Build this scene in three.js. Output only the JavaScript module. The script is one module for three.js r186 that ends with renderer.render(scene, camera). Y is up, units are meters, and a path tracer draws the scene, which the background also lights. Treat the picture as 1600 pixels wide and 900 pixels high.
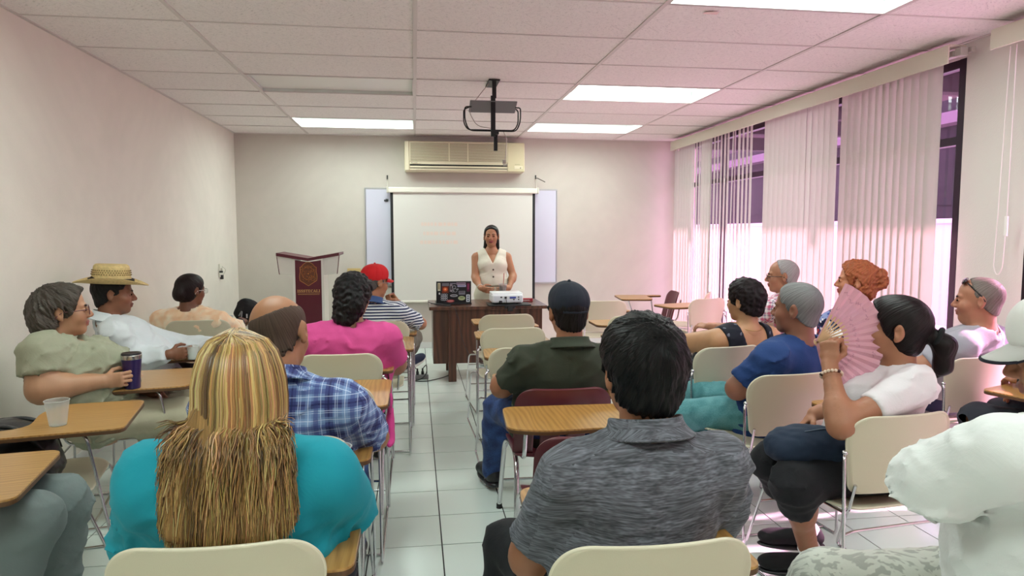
import * as THREE from 'three';
import { RoundedBoxGeometry } from 'three/addons/geometries/RoundedBoxGeometry.js';
import { mergeGeometries, mergeVertices } from 'three/addons/utils/BufferGeometryUtils.js';
import { ImprovedNoise } from 'three/addons/math/ImprovedNoise.js';
import { RectAreaLightUniformsLib } from 'three/addons/lights/RectAreaLightUniformsLib.js';

// ---------------------------------------------------------------- camera, sky, sun, lamps, exposure
const scene = new THREE.Scene();
const renderer = new THREE.WebGLRenderer({ antialias: true });
renderer.toneMapping = THREE.LinearToneMapping;
renderer.toneMappingExposure = 1.58;
renderer.shadowMap.enabled = true;
RectAreaLightUniformsLib.init();
const FOCAL = 1075, EYE = 1.42;
const camera = new THREE.PerspectiveCamera(2 * Math.atan(450 / FOCAL) * 180 / Math.PI, 16 / 9, 0.05, 200);
camera.rotation.order = 'YXZ';
camera.position.set(0, EYE, 0);
camera.rotation.set(-Math.atan(88 / FOCAL), -0.14, 0);
camera.updateMatrixWorld();
scene.background = new THREE.Color(0.72, 0.86, 1.0).multiplyScalar(1.0);
scene.backgroundIntensity = 4.3; scene.environmentIntensity = 4.3;
const sun = new THREE.DirectionalLight(new THREE.Color(1, 0.96, 0.90), 14);
sun.position.set(3 + 24, 1 + 15, -5 - 0.6); sun.target.position.set(3, 1, -5);
sun.castShadow = true; sun.shadow.radius = 4;
Object.assign(sun.shadow.camera, { left: -12, right: 12, top: 12, bottom: -12, far: 60 }); sun.shadow.mapSize.set(2048, 2048);
scene.add(sun, sun.target);
const LAMP_LEVEL = 7.5, LAMP_COLOR = new THREE.Color(0.84, 1.0, 0.94);
const GLASS_TINT = new THREE.Color(0.94, 0.47, 0.76);
// ---------------------------------------------------------------- helpers
const V = (x, y, z) => new THREE.Vector3(x, y, z);
const rad = (d) => d * Math.PI / 180;
const lerp = (a, b, t) => a + (b - a) * t, clamp = (x, a, b) => Math.max(a, Math.min(b, x));
const sstep = (a, b, x) => { const t = clamp((x - a) / (b - a), 0, 1); return t * t * (3 - 2 * t); };
let seedState = 7;
const rnd = () => { seedState |= 0; seedState = seedState + 0x6D2B79F5 | 0; let t = Math.imul(seedState ^ seedState >>> 15, 1 | seedState); t = t + Math.imul(t ^ t >>> 7, 61 | t) ^ t; return ((t ^ t >>> 14) >>> 0) / 4294967296; };
const reseed = (n) => { seedState = n * 7919 + 13; };
const perlin = new ImprovedNoise();
const noise = (x, y, z) => perlin.noise(x + 100.3, y + 200.7, z + 300.1);
const fbm = (x, y, z, o = 3) => { let s = 0, a = 0.5; for (let i = 0; i < o; i++) { s += a * noise(x, y, z); x *= 2.03; y *= 2.03; z *= 2.03; a *= 0.5; } return s; };
const used = {};
function numbered(name) { const n = used[name] = (used[name] ?? -1) + 1; return n ? name + '_' + String(n).padStart(3, '0') : name; }
function tag(o, label, category, group, kind) {
  if (label) o.userData.label = label;
  if (category) o.userData.category = category;
  if (group) o.userData.group = group;
  if (kind) o.userData.kind = kind;
  return o;
}
function thing(name, label, category, pos = [0, 0, 0], turn = 0, group) {
  const o = new THREE.Group(); o.name = numbered(name); o.position.set(...pos); o.rotation.y = turn; scene.add(o);
  return tag(o, label, category, group);
}
function mesh(name, g, m, parent = scene, pos, rot) {
  const geo = Array.isArray(g) ? merge(g) : g;
  const o = new THREE.Mesh(geo, m); o.name = parent === scene ? numbered(name) : name;
  o.castShadow = o.receiveShadow = true;
  if (pos) o.position.set(...pos); if (rot) o.rotation.set(...rot);
  parent.add(o); return o;
}
function struct(name, g, m, pos) { const o = mesh(name, g, m, scene, pos); o.name = name; o.userData.kind = 'structure'; return o; }
function merge(list) {
  const gs = list.map((g) => { let h = g.index ? g.toNonIndexed() : g; for (const k of Object.keys(h.attributes)) if (!['position', 'normal', 'uv', 'color'].includes(k)) h.deleteAttribute(k); return h; });
  const anyC = gs.some((g) => g.attributes.color);
  for (const g of gs) {
    if (!g.attributes.uv) g.setAttribute('uv', new THREE.BufferAttribute(new Float32Array(g.attributes.position.count * 2), 2));
    if (anyC && !g.attributes.color) g.setAttribute('color', new THREE.BufferAttribute(new Float32Array(g.attributes.position.count * 3).fill(1), 3));
  }
  return mergeGeometries(gs);
}
const tr = (g, x = 0, y = 0, z = 0, rx = 0, ry = 0, rz = 0) => { if (rx || ry || rz) g.applyMatrix4(new THREE.Matrix4().makeRotationFromEuler(new THREE.Euler(rx, ry, rz))); return g.translate(x, y, z); };
function boxUV(g) {   // uv in metres by dominant normal
  g = g.index ? g.toNonIndexed() : g;
  const p = g.attributes.position, n = g.attributes.normal, uv = new Float32Array(p.count * 2);
  for (let i = 0; i < p.count; i += 3) {
    let nx = 0, ny = 0, nz = 0;
    for (let k = 0; k < 3; k++) { nx += Math.abs(n.getX(i + k)); ny += Math.abs(n.getY(i + k)); nz += Math.abs(n.getZ(i + k)); }
    for (let k = 0; k < 3; k++) {
      const x = p.getX(i + k), y = p.getY(i + k), z = p.getZ(i + k);
      const [u, v] = ny >= nx && ny >= nz ? [x, z] : nx >= nz ? [z, y] : [x, y];
      uv[(i + k) * 2] = u; uv[(i + k) * 2 + 1] = v;
    }
  }
  g.setAttribute('uv', new THREE.BufferAttribute(uv, 2)); return g;
}
const box = (w, h, d, x = 0, y = 0, z = 0) => boxUV(new THREE.BoxGeometry(w, h, d).translate(x, y, z));
const rbox = (w, h, d, r, x = 0, y = 0, z = 0, seg = 2) => boxUV(new RoundedBoxGeometry(w, h, d, seg, Math.min(r, w / 2.01, h / 2.01, d / 2.01)).translate(x, y, z));
const span = (x0, x1, y0, y1, z0, z1) => box(x1 - x0, y1 - y0, z1 - z0, (x0 + x1) / 2, (y0 + y1) / 2, (z0 + z1) / 2);
const cyl = (r0, r1, h, x = 0, y = 0, z = 0, n = 20) => new THREE.CylinderGeometry(r0, r1, h, n).translate(x, y, z);
function tube(pts, r, n = 8, bend = 0.04, closed = false) {   // rod with rounded corners through points
  const P = pts.map((p) => p.isVector3 ? p : V(...p)), path = new THREE.CurvePath();
  if (closed || bend <= 0) return new THREE.TubeGeometry(new THREE.CatmullRomCurve3(P, closed, 'catmullrom', 0.5), Math.max(8, P.length * 8), r, n, closed);
  let cur = P[0].clone();
  for (let i = 1; i < P.length - 1; i++) {
    const a = P[i].clone().sub(P[i - 1]), b = P[i + 1].clone().sub(P[i]);
    const t = Math.min(bend, a.length() * 0.45, b.length() * 0.45);
    const p0 = P[i].clone().addScaledVector(a.normalize(), -t), p1 = P[i].clone().addScaledVector(b.normalize(), t);
    path.add(new THREE.LineCurve3(cur, p0)); path.add(new THREE.QuadraticBezierCurve3(p0, P[i].clone(), p1)); cur = p1;
  }
  path.add(new THREE.LineCurve3(cur, P[P.length - 1]));
  // sample: line ends and bend points only
  const s = []; for (const c of path.curves) { const m = c.isLineCurve3 ? 1 : 5; for (let k = 0; k <= m; k++) { const q = c.getPoint(k / m); if (!s.length || s[s.length - 1].distanceTo(q) > 1e-5) s.push(q); } }
  return sweep(s, () => r, n);
}
function sweep(s, rad_, n = 8, flat = 1, cap = true) {   // tube along sampled points, radius by fraction
  const m = s.length, pos = [], nor = [], uv = [], idx = [];
  let u = null, L = 0;
  for (let i = 0; i < m; i++) {
    const t = s[Math.min(i + 1, m - 1)].clone().sub(s[Math.max(i - 1, 0)]).normalize();
    if (!u) u = Math.abs(t.y) < 0.9 ? V(0, 1, 0) : V(1, 0, 0);
    u = u.clone().addScaledVector(t, -u.dot(t)).normalize();
    const w = t.clone().cross(u), r = rad_(i / (m - 1));
    if (i) L += s[i].distanceTo(s[i - 1]);
    for (let k = 0; k <= n; k++) {
      const a = k / n * Math.PI * 2, cx = Math.cos(a), cy = Math.sin(a);
      pos.push(s[i].x + (u.x * cx * flat + w.x * cy) * r, s[i].y + (u.y * cx * flat + w.y * cy) * r, s[i].z + (u.z * cx * flat + w.z * cy) * r);
      nor.push(u.x * cx + w.x * cy, u.y * cx + w.y * cy, u.z * cx + w.z * cy); uv.push(k / n, L);
    }
  }
  for (let i = 0; i < m - 1; i++) for (let k = 0; k < n; k++) { const a = i * (n + 1) + k, b = a + n + 1; idx.push(a, a + 1, b, b, a + 1, b + 1); }
  if (cap) for (const [i, f] of [[0, 1], [m - 1, -1]]) {
    const c = pos.length / 3, t = i ? s[m - 1].clone().sub(s[m - 2]).normalize() : s[0].clone().sub(s[1]).normalize();
    pos.push(s[i].x, s[i].y, s[i].z); nor.push(t.x, t.y, t.z); uv.push(0.5, 0.5);
    for (let k = 0; k <= n; k++) { const q = (i * (n + 1) + k) * 3; pos.push(pos[q], pos[q + 1], pos[q + 2]); nor.push(t.x, t.y, t.z); uv.push(0.5, 0.5); }
    for (let k = 0; k < n; k++) f > 0 ? idx.push(c, c + 2 + k, c + 1 + k) : idx.push(c, c + 1 + k, c + 2 + k);
  }
  const g = new THREE.BufferGeometry();
  g.setAttribute('position', new THREE.Float32BufferAttribute(pos, 3)); g.setAttribute('normal', new THREE.Float32BufferAttribute(nor, 3)); g.setAttribute('uv', new THREE.Float32BufferAttribute(uv, 2)); g.setIndex(idx);
  return g;
}
function extrude(pts, depth, bevel = 0.003, curveSegments = 8) {   // pts: Shape or [[x,y]...], extruded along z, centred on z
  const sh = pts.isShape ? pts : new THREE.Shape(pts.map((p) => new THREE.Vector2(...p)));
  const g = new THREE.ExtrudeGeometry(sh, { depth: Math.max(depth - 2 * bevel, 0.0005), bevelEnabled: bevel > 0, bevelThickness: bevel, bevelSize: bevel, bevelOffset: -bevel, bevelSegments: 2, curveSegments });
  return boxUV(g.translate(0, 0, -(depth - 2 * bevel) / 2));
}
function roundPoly(pts, r) {   // rounded polygon shape; r number or list
  const s = new THREE.Shape(), n = pts.length, R = (i) => Array.isArray(r) ? r[i] : r;
  for (let i = 0; i < n; i++) {
    const a = new THREE.Vector2(...pts[(i + n - 1) % n]), b = new THREE.Vector2(...pts[i]), c = new THREE.Vector2(...pts[(i + 1) % n]);
    const da = a.clone().sub(b), dc = c.clone().sub(b), t = Math.min(R(i), da.length() * 0.48, dc.length() * 0.48);
    const p = b.clone().addScaledVector(da.normalize(), t), q = b.clone().addScaledVector(dc.normalize(), t);
    i ? s.lineTo(p.x, p.y) : s.moveTo(p.x, p.y); s.quadraticCurveTo(b.x, b.y, q.x, q.y);
  }
  s.closePath(); return s;
}
// textures
function canvasTex(w, h, draw, opt = {}) {
  const c = document.createElement('canvas'); c.width = w; c.height = h; draw(c.getContext('2d'), w, h);
  const t = new THREE.CanvasTexture(c); t.colorSpace = opt.linear ? THREE.NoColorSpace : THREE.SRGBColorSpace;
  if (opt.repeat) { t.wrapS = t.wrapT = THREE.RepeatWrapping; t.repeat.set(...opt.repeat); }
  t.anisotropy = 8; return t;
}
function dataTex(w, h, fn, opt = {}) {   // fn(u, v) -> grey or [r,g,b] in 0..1 (sRGB unless linear)
  const d = new Uint8Array(w * h * 4);
  for (let j = 0; j < h; j++) for (let i = 0; i < w; i++) {
    const c = fn(i / w, j / h, i, j), k = (j * w + i) * 4;
    for (let q = 0; q < 3; q++) d[k + q] = clamp(Math.round(255 * (Array.isArray(c) ? c[q] : c)), 0, 255); d[k + 3] = 255;
  }
  const t = new THREE.DataTexture(d, w, h); t.magFilter = THREE.LinearFilter; t.minFilter = THREE.LinearMipmapLinearFilter; t.generateMipmaps = true;
  t.wrapS = t.wrapT = THREE.RepeatWrapping; t.colorSpace = opt.linear ? THREE.NoColorSpace : THREE.SRGBColorSpace;
  if (opt.repeat) t.repeat.set(...opt.repeat); t.anisotropy = 8; t.needsUpdate = true; return t;
}
const tnoise = (u, v, fx, fy, s = 0) => {   // tileable noise
  const a = u * Math.PI * 2, b = v * Math.PI * 2, rx = fx / (Math.PI * 2), ry = fy / (Math.PI * 2);
  const n1 = noise(Math.cos(a) * rx + s, Math.sin(a) * rx + Math.cos(b) * ry, Math.sin(b) * ry - s);
  return n1;
};
const std = (color, roughness = 0.6, o = {}) => new THREE.MeshStandardMaterial({ color, roughness, metalness: 0, ...o });
const phys = (color, roughness = 0.6, o = {}) => new THREE.MeshPhysicalMaterial({ color, roughness, metalness: 0, ...o });
const fineGrain = dataTex(256, 256, (u, v) => 0.5 + 0.5 * (0.6 * tnoise(u, v, 40, 40) + 0.5 * tnoise(u, v, 90, 90, 5)), { linear: true });
const bumpRep = (t, rx, ry) => { const c = t.clone(); c.repeat.set(rx, ry); c.needsUpdate = true; return c; };
// ---------------------------------------------------------------- the room
const XL = -2.05, XR = 3.29, ZB = -8.4, ZF = 1.3, CH = 2.55;
const plaster = bumpRep(fineGrain, 2.5, 2.5);
const blotch = dataTex(256, 256, (u, v) => { const g = 0.985 + 0.018 * (tnoise(u, v, 9, 9) + 0.6 * tnoise(u, v, 30, 30, 3)); return [g, g, g]; }, { repeat: [0.35, 0.35] });
const M = {
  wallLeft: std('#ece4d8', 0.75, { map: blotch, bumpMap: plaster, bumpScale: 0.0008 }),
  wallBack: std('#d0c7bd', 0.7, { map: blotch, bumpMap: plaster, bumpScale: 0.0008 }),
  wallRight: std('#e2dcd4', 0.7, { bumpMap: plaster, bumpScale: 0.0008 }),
  grout: std('#2b2928', 0.9),
  tileWhite: [0, 1, 2, 3].map((i) => phys(new THREE.Color('#e2ede6').multiplyScalar(0.97 + 0.015 * i), 0.22, { clearcoat: 0.35, clearcoatRoughness: 0.15 })),
  baseTile: std('#d9d8d4', 0.3),
  bar: std('#d8cfcb', 0.5),
  slab: std('#cfc8c0', 0.9),
  frame: std('#241a22', 0.4, { metalness: 0.4 }),
  glass: phys(GLASS_TINT, 0.02, { transmission: 1, thickness: 0, ior: 1.45 }),
};
// floor: grout bed with tiles proud of it
const floor = struct('floor', span(XL - 0.2, XR + 0.2, -0.12, -0.003, ZB - 0.2, ZF + 0.2), M.grout);
{
  const TX = 0.325, TZ = 0.33, x0 = 0.107, z0 = -3.04, rest = [], g = box(TX - 0.006, 0.012, TZ - 0.006, 0, -0.006, 0);
  const cells = [];
  for (let i = -8; i < 11; i++) for (let j = -17; j < 14; j++) {
    const xa = x0 + i * TX, xb = xa + TX, za = z0 + j * TZ, zb = za + TZ;
    if (xb < XL + 0.02 || xa > XR - 0.02 || zb < ZB + 0.02 || za > ZF) continue;
    const cx0 = Math.max(xa, XL), cx1 = Math.min(xb, XR), cz0 = Math.max(za, ZB), cz1 = Math.min(zb, ZF);
    cells.push([cx0, cx1, cz0, cz1, (cx0 + cx1) / 2, (cz0 + cz1) / 2]);
  }
  const seen = (c) => c[5] < -1.9 && Math.abs(c[4] + c[5] * -0.0 - 0.14 * -c[5]) < -c[5] * 0.78 + 0.2;
  cells.sort((a, b) => (seen(b) - seen(a)) || (b[5] - a[5]));
  cells.forEach((c, k) => {
    const full = c[1] - c[0] > TX - 0.001 && c[3] - c[2] > TZ - 0.001;
    const dy = (rnd() - 0.5) * 0.0008;
    const geo = full ? g : box(c[1] - c[0] - 0.006, 0.012, c[3] - c[2] - 0.006, 0, -0.006, 0);
    if (k < 290 && seen(c)) mesh('tile', geo, M.tileWhite[Math.floor(rnd() * 4)], floor, [c[4], dy, c[5]]);
    else rest.push(geo.clone().translate(c[4], dy, c[5]));
  });
  tag(mesh('tile_field', rest, M.tileWhite[1], floor), null, null, null, 'stuff');
}
// walls with thickness
const wl = struct('wall_left', span(XL - 0.2, XL, 0, CH + 0.3, ZB - 0.2, ZF + 0.2), M.wallLeft);
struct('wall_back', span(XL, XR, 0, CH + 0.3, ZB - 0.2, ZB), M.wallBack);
struct('wall_front', span(XL, XR, 0, CH + 0.3, ZF, ZF + 0.2), M.wallLeft);
const WIN = [{ n: 1, a: -8.3, b: -3.80 }, { n: 2, a: -3.33, b: 0.6 }], SILL = 0.12, HEAD = 2.46;
const wr = struct('wall_right', [
  span(XR, XR + 0.2, 0, SILL, ZB - 0.2, ZF + 0.2), span(XR, XR + 0.2, HEAD, CH + 0.3, ZB - 0.2, ZF + 0.2),
  span(XR, XR + 0.2, SILL, HEAD, ZB - 0.2, WIN[0].a), span(XR, XR + 0.2, SILL, HEAD, WIN[0].b, WIN[1].a), span(XR, XR + 0.2, SILL, HEAD, WIN[1].b, ZF + 0.2),
], M.wallRight);
for (const [nm, g] of [['baseboard_back', span(XL + 0.012, XR - 0.012, 0, 0.075, ZB, ZB + 0.012)], ['baseboard_left', span(XL, XL + 0.012, 0, 0.075, ZB, ZF)], ['baseboard_right', span(XR - 0.012, XR, 0, 0.075, ZB, ZF)]]) struct(nm, g, M.baseTile);
// windows
function makeWindow(n, a, b, mullions) {
  const w = new THREE.Group(); w.name = 'window_' + n; w.userData.kind = 'structure'; scene.add(w);
  const xf = XR + 0.002, t = 0.05, f = [];
  const zs = [a + t / 2, ...mullions, b - t / 2];
  f.push(span(xf, xf + 0.06, SILL, SILL + t, a, b), span(xf, xf + 0.06, HEAD - t, HEAD, a, b));
  mesh('window_frame', f, M.frame, w);
  for (const z of zs) mesh('mullion', span(xf - 0.004, xf + 0.064, SILL, HEAD, z - t / 2, z + t / 2), M.frame, w);
  for (let i = 0; i < zs.length - 1; i++) {
    const z0 = zs[i] + t / 2, z1 = zs[i + 1] - t / 2;
    mesh('transom', span(xf, xf + 0.06, 1.95, 1.95 + t, z0, z1), M.frame, w);
    for (const [y0, y1] of [[SILL + t, 1.95], [1.95 + t, HEAD - t]]) mesh('pane', new THREE.PlaneGeometry(z1 - z0, y1 - y0).rotateY(-Math.PI / 2).translate(xf + 0.03, (y0 + y1) / 2, (z0 + z1) / 2), M.glass, w);
  }
}
makeWindow(1, WIN[0].a, WIN[0].b, [-7.14, -6.03, -4.86]);
makeWindow(2, WIN[1].a, WIN[1].b, [-2.0, -0.7]);
// ceiling: slab, T-bars and panels
const ceiling = struct('ceiling', span(XL - 0.2, XR + 0.2, CH + 0.25, CH + 0.4, ZB - 0.2, ZF + 0.2), M.slab);
const CX = [XL, -1.215, 0.014, 1.25, 2.44, XR], ROW = 0.63, CZ = []; for (let z = -8.43; z < ZF; z += ROW) CZ.push(z);
const TROFFERS = [[1, 4, 0], [1, 1, 1], [3, 4, 1], [3, 1, 1], [3, 8, 1], [1, 8, 1], [3, 12, 1], [1, 12, 1]];   // column, row, lit
{
  const speck = dataTex(256, 256, (u, v) => { const n = tnoise(u, v, 60, 60), m = tnoise(u, v, 22, 22, 4); const g = 0.975 - 0.08 * sstep(0.28, 0.5, n) + 0.02 * m; return [g, g * 0.99, g * 0.985]; }, { repeat: [2, 2] });
  const sb = dataTex(256, 256, (u, v) => 0.7 - 0.6 * sstep(0.25, 0.5, tnoise(u, v, 60, 60)), { linear: true, repeat: [2, 2] });
  const cm = [0, 1, 2].map((i) => std(new THREE.Color('#f8f3f1').multiplyScalar(0.98 + i * 0.015), 0.9, { map: speck, bumpMap: sb, bumpScale: 0.0015 }));
  reseed(3);
  for (let i = 0; i < 5; i++) for (let j = 0; j < CZ.length; j++) {
    if (TROFFERS.some(([c, r]) => c === i && r === j)) continue;
    const z0 = Math.max(CZ[j], ZB), z1 = Math.min(CZ[j] + ROW, ZF); if (z1 - z0 < 0.05) continue;
    const w = CX[i + 1] - CX[i] - 0.012, d = z1 - z0 - 0.010;
    const p = mesh('ceiling_panel', box(w, 0.015, d, 0, 0.0075, 0), cm[Math.floor(rnd() * 3)], ceiling, [(CX[i] + CX[i + 1]) / 2, CH + 0.002 + rnd() * 0.002, (z0 + z1) / 2]);
    p.rotation.x = (rnd() - 0.5) * 0.006; p.rotation.z = (rnd() - 0.5) * 0.003;
  }
  for (const x of CX.slice(1, -1)) mesh('grid_bar', span(x - 0.012, x + 0.012, CH - 0.003, CH + 0.003, ZB, ZF), M.bar, ceiling);
  for (const z of CZ) if (z > ZB) mesh('grid_bar', span(XL, XR, CH - 0.002, CH + 0.0025, z - 0.006, z + 0.006), M.bar, ceiling);
  for (const g of [span(XL, XL + 0.02, CH - 0.004, CH + 0.004, ZB, ZF), span(XL, XR, CH - 0.004, CH + 0.004, ZB, ZB + 0.02), span(XR - 0.02, XR, CH - 0.004, CH + 0.004, ZB, ZF)]) mesh('grid_edge', g, M.bar, ceiling);
  // bits of tape left on the panels
  tag(mesh('paper_scrap', box(0.075, 0.001, 0.035, 1.53, CH - 0.0045, -3.48), std('#f2d2cf', 0.8)), 'small pale scrap of tape stuck to the ceiling beside the nearest lamp', 'paper');
}
// recessed lamps
{
  const house = std('#dfe4de', 0.4), off = std('#e9e5df', 0.35), lit = std('#ffffff', 0.4, { emissive: new THREE.Color(0.80, 1.0, 0.93), emissiveIntensity: 0.70 }), tubeGlow = std('#ffffff', 0.4, { emissive: new THREE.Color(0.9, 1, 0.97), emissiveIntensity: 0.9 });
  const where = ['unlit recessed ceiling lamp with a dull white diffuser', 'lit ceiling lamp over the lectern end of the room', '', 'lit ceiling lamp right of the projector bracket, the one nearest the back wall', '', ''];
  const names = { '1,4': 'unlit recessed ceiling lamp with a dull grey diffuser', '1,1': 'lit ceiling lamp in front of the unlit one, left of the projector bracket', '3,4': 'lit ceiling lamp between two others in the row along the windows', '3,1': 'lit ceiling lamp nearest the back wall in the row along the windows', '3,8': 'lit ceiling lamp cut by the top edge of the picture', '1,8': 'ceiling lamp above the front rows out of the picture', '3,12': 'ceiling lamp behind the camera on the window side', '1,12': 'ceiling lamp behind the camera on the plain wall side' };
  for (const [c, r, on] of TROFFERS) {
    const x0 = CX[c], x1 = CX[c + 1], z0 = CZ[r], z1 = z0 + ROW, cx = (x0 + x1) / 2, cz = (z0 + z1) / 2, w = x1 - x0 - 0.02, d = ROW - 0.02;
    const t = thing('ceiling_lamp', names[c + ',' + r], 'ceiling lamp', [cx, CH, cz]);
    const dep = 0.10;
    mesh('housing', [box(w, 0.005, d, 0, dep + 0.03, 0), box(0.006, dep + 0.03, d, -w / 2, (dep + 0.03) / 2, 0), box(0.006, dep + 0.03, d, w / 2, (dep + 0.03) / 2, 0), box(w, dep + 0.03, 0.006, 0, (dep + 0.03) / 2, -d / 2), box(w, dep + 0.03, 0.006, 0, (dep + 0.03) / 2, d / 2)], house, t);
    mesh('rim', [box(w + 0.012, 0.004, 0.018, 0, 0, -d / 2), box(w + 0.012, 0.004, 0.018, 0, 0, d / 2), box(0.018, 0.004, d, -w / 2, 0, 0), box(0.018, 0.004, d, w / 2, 0, 0)], M.bar, t);
    mesh('diffuser', box(w - 0.01, 0.006, d - 0.01, 0, on ? dep : 0.03, 0), on ? lit : off, t);
    if (on) {
      for (const s of [-1, 1]) mesh('tube', new THREE.CylinderGeometry(0.014, 0.014, w - 0.06, 10, 1).rotateZ(Math.PI / 2).translate(0, dep - 0.018, s * 0.15), tubeGlow, t);
      const l = new THREE.RectAreaLight(LAMP_COLOR, LAMP_LEVEL, w - 0.06, d - 0.06);
      l.position.set(0, dep - 0.035, 0); l.rotation.x = -Math.PI / 2; t.add(l);
    }
  }
}
// outdoors beyond the windows
{
  const pav = std('#dcd8d0', 0.9), white = std('#cdc2c4', 0.9), dark = std('#1e181d', 0.9), darker = std('#120e12', 0.9);
  struct('ground', span(XR + 0.2, 30, -0.15, -0.02, -30, 12), pav);
  struct('roof', span(XR + 0.2, XR + 1.95, 2.72, 2.92, -14, 3), std('#4a4046', 0.9));
  for (const z of [-9.2, -7.7, -6.6, -5.2]) struct('roof_beam_' + Math.round(-z * 10), span(XR + 0.2, XR + 1.9, 2.55, 2.72, z - 0.06, z + 0.06), dark);
  const yw = thing('garden_wall', 'low white wall outside, seen through the open slats of the window blind', 'wall');
  mesh('wall_face', span(8.0, 8.2, -0.02, 1.55, -22, -3), white, yw); mesh('coping', span(7.97, 8.23, 1.55, 1.62, -22, -3), white, yw);
  yw.userData.kind = 'structure'; 
  const b = thing('building', 'dark building outside behind the low white wall', 'building');
  mesh('facade', span(9.5, 12, 0, 3.9, -26, -9.5), dark, b);
  for (let k = 0; k < 7; k++) mesh('window', span(9.47, 9.5, 1.9, 2.7, -25 + k * 2.2, -24 + k * 2.2), darker, b);
  mesh('fascia', span(9.2, 12, 3.3, 3.5, -26, -9.4), std('#6a5a66', 0.9), b);
}
// ---------------------------------------------------------------- surfaces shared by furniture
const oakMap = (light, dark, seed, rep = [1, 1]) => dataTex(256, 512, (u, v) => {
  const warp = tnoise(u, v, 4, 2, seed) * 0.5, r = u * 13 + warp * 2.2;
  let g = 0.5 + 0.5 * Math.sin(r * Math.PI * 2 + 3 * tnoise(u, v, 7, 3, seed + 2));
  g = 0.55 * Math.pow(g, 1.5) + 0.25 * (0.5 + tnoise(u, v, 60, 5, seed + 1)) + 0.2 * (0.5 + tnoise(u, v, 110, 10, seed + 4));
  return [0, 1, 2].map((i) => lerp(light[i], dark[i], clamp(g, 0, 1)));
}, { repeat: rep });
const OAK = oakMap([0.74, 0.56, 0.31], [0.60, 0.42, 0.20], 1, [3.6, 1.3]);
const WAL = oakMap([0.40, 0.235, 0.165], [0.235, 0.125, 0.085], 8, [1.4, 0.7]);
const MC = {
  cream: phys('#cbc2a8', 0.34, { clearcoat: 0.12, clearcoatRoughness: 0.4, bumpMap: bumpRep(fineGrain, 6, 6), bumpScale: 0.0003 }),
  creamRim: std('#d8d0b8', 0.35), maroon: phys('#5a1f28', 0.38, { clearcoat: 0.15, clearcoatRoughness: 0.4 }),
  chrome: std('#cfcdd0', 0.16, { metalness: 1 }), foot: std('#1b1a1a', 0.7),
  oak: phys('#ffffff', 0.34, { map: OAK, clearcoat: 0.3, clearcoatRoughness: 0.25 }), oakEdge: std('#5d3d22', 0.5),
  oakRed: phys('#dcb79a', 0.38, { map: OAK, clearcoat: 0.2, clearcoatRoughness: 0.3 }), walnut: phys('#ffffff', 0.32, { map: WAL, clearcoat: 0.3, clearcoatRoughness: 0.25 }),
};
function shell(fn, nu, nv, th) {   // closed sheet of thickness th around fn(u, v), u and v in -1..1
  const P = [], N = [], U = nu + 1;
  for (let j = 0; j <= nv; j++) for (let i = 0; i <= nu; i++) {
    const u = -1 + 2 * i / nu, v = -1 + 2 * j / nv, e = 0.01;
    P.push(fn(u, v));
    const a = fn(Math.min(u + e, 1), v).sub(fn(Math.max(u - e, -1), v)), b = fn(u, Math.min(v + e, 1)).sub(fn(u, Math.max(v - e, -1)));
    let n = a.cross(b); if (n.lengthSq() < 1e-16) { const a2 = fn(u * 0.98 + e, v * 0.98).sub(fn(u * 0.98 - e, v * 0.98)), b2 = fn(u * 0.98, v * 0.98 + e).sub(fn(u * 0.98, v * 0.98 - e)); n = a2.cross(b2); }
    N.push(n.normalize());
  }
  const pos = [], uv = [], idx = [], m = P.length;
  for (const s of [1, -1]) P.forEach((p, k) => { pos.push(p.x + N[k].x * s * th / 2, p.y + N[k].y * s * th / 2, p.z + N[k].z * s * th / 2); uv.push((k % U) / nu, Math.floor(k / U) / nv); });
  for (let j = 0; j < nv; j++) for (let i = 0; i < nu; i++) { const a = j * U + i, b = a + 1, c = a + U, d = c + 1; idx.push(a, b, c, b, d, c, m + a, m + c, m + b, m + b, m + c, m + d); }
  const ring = []; for (let i = 0; i < nu; i++) ring.push(i); for (let j = 0; j < nv; j++) ring.push(j * U + nu); for (let i = nu; i > 0; i--) ring.push(nv * U + i); for (let j = nv; j > 0; j--) ring.push(j * U);
  ring.forEach((a, k) => { const b = ring[(k + 1) % ring.length]; idx.push(a, m + a, b, b, m + a, m + b); });
  let g = new THREE.BufferGeometry(); g.setAttribute('position', new THREE.Float32BufferAttribute(pos, 3)); g.setAttribute('uv', new THREE.Float32BufferAttribute(uv, 2)); g.setIndex(idx); g.computeVertexNormals();
  g.userData.edge = ring.map((k) => P[k].clone()); return g;
}
const rr = (v, w0, w1, h, r) => {   // half width at v (-1 bottom .. 1 top) of a rounded trapezoid
  const y = v * h, top = h - r[1], bot = -h + r[0]; let w = lerp(w0, w1, (v + 1) / 2);
  if (y > top) w -= r[1] - Math.sqrt(Math.max(0, r[1] * r[1] - (y - top) ** 2)); if (y < bot) w -= r[0] - Math.sqrt(Math.max(0, r[0] * r[0] - (bot - y) ** 2));
  return Math.max(w, 0.004);
};
const vv = (v) => Math.sin(v * Math.PI / 2);
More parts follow.
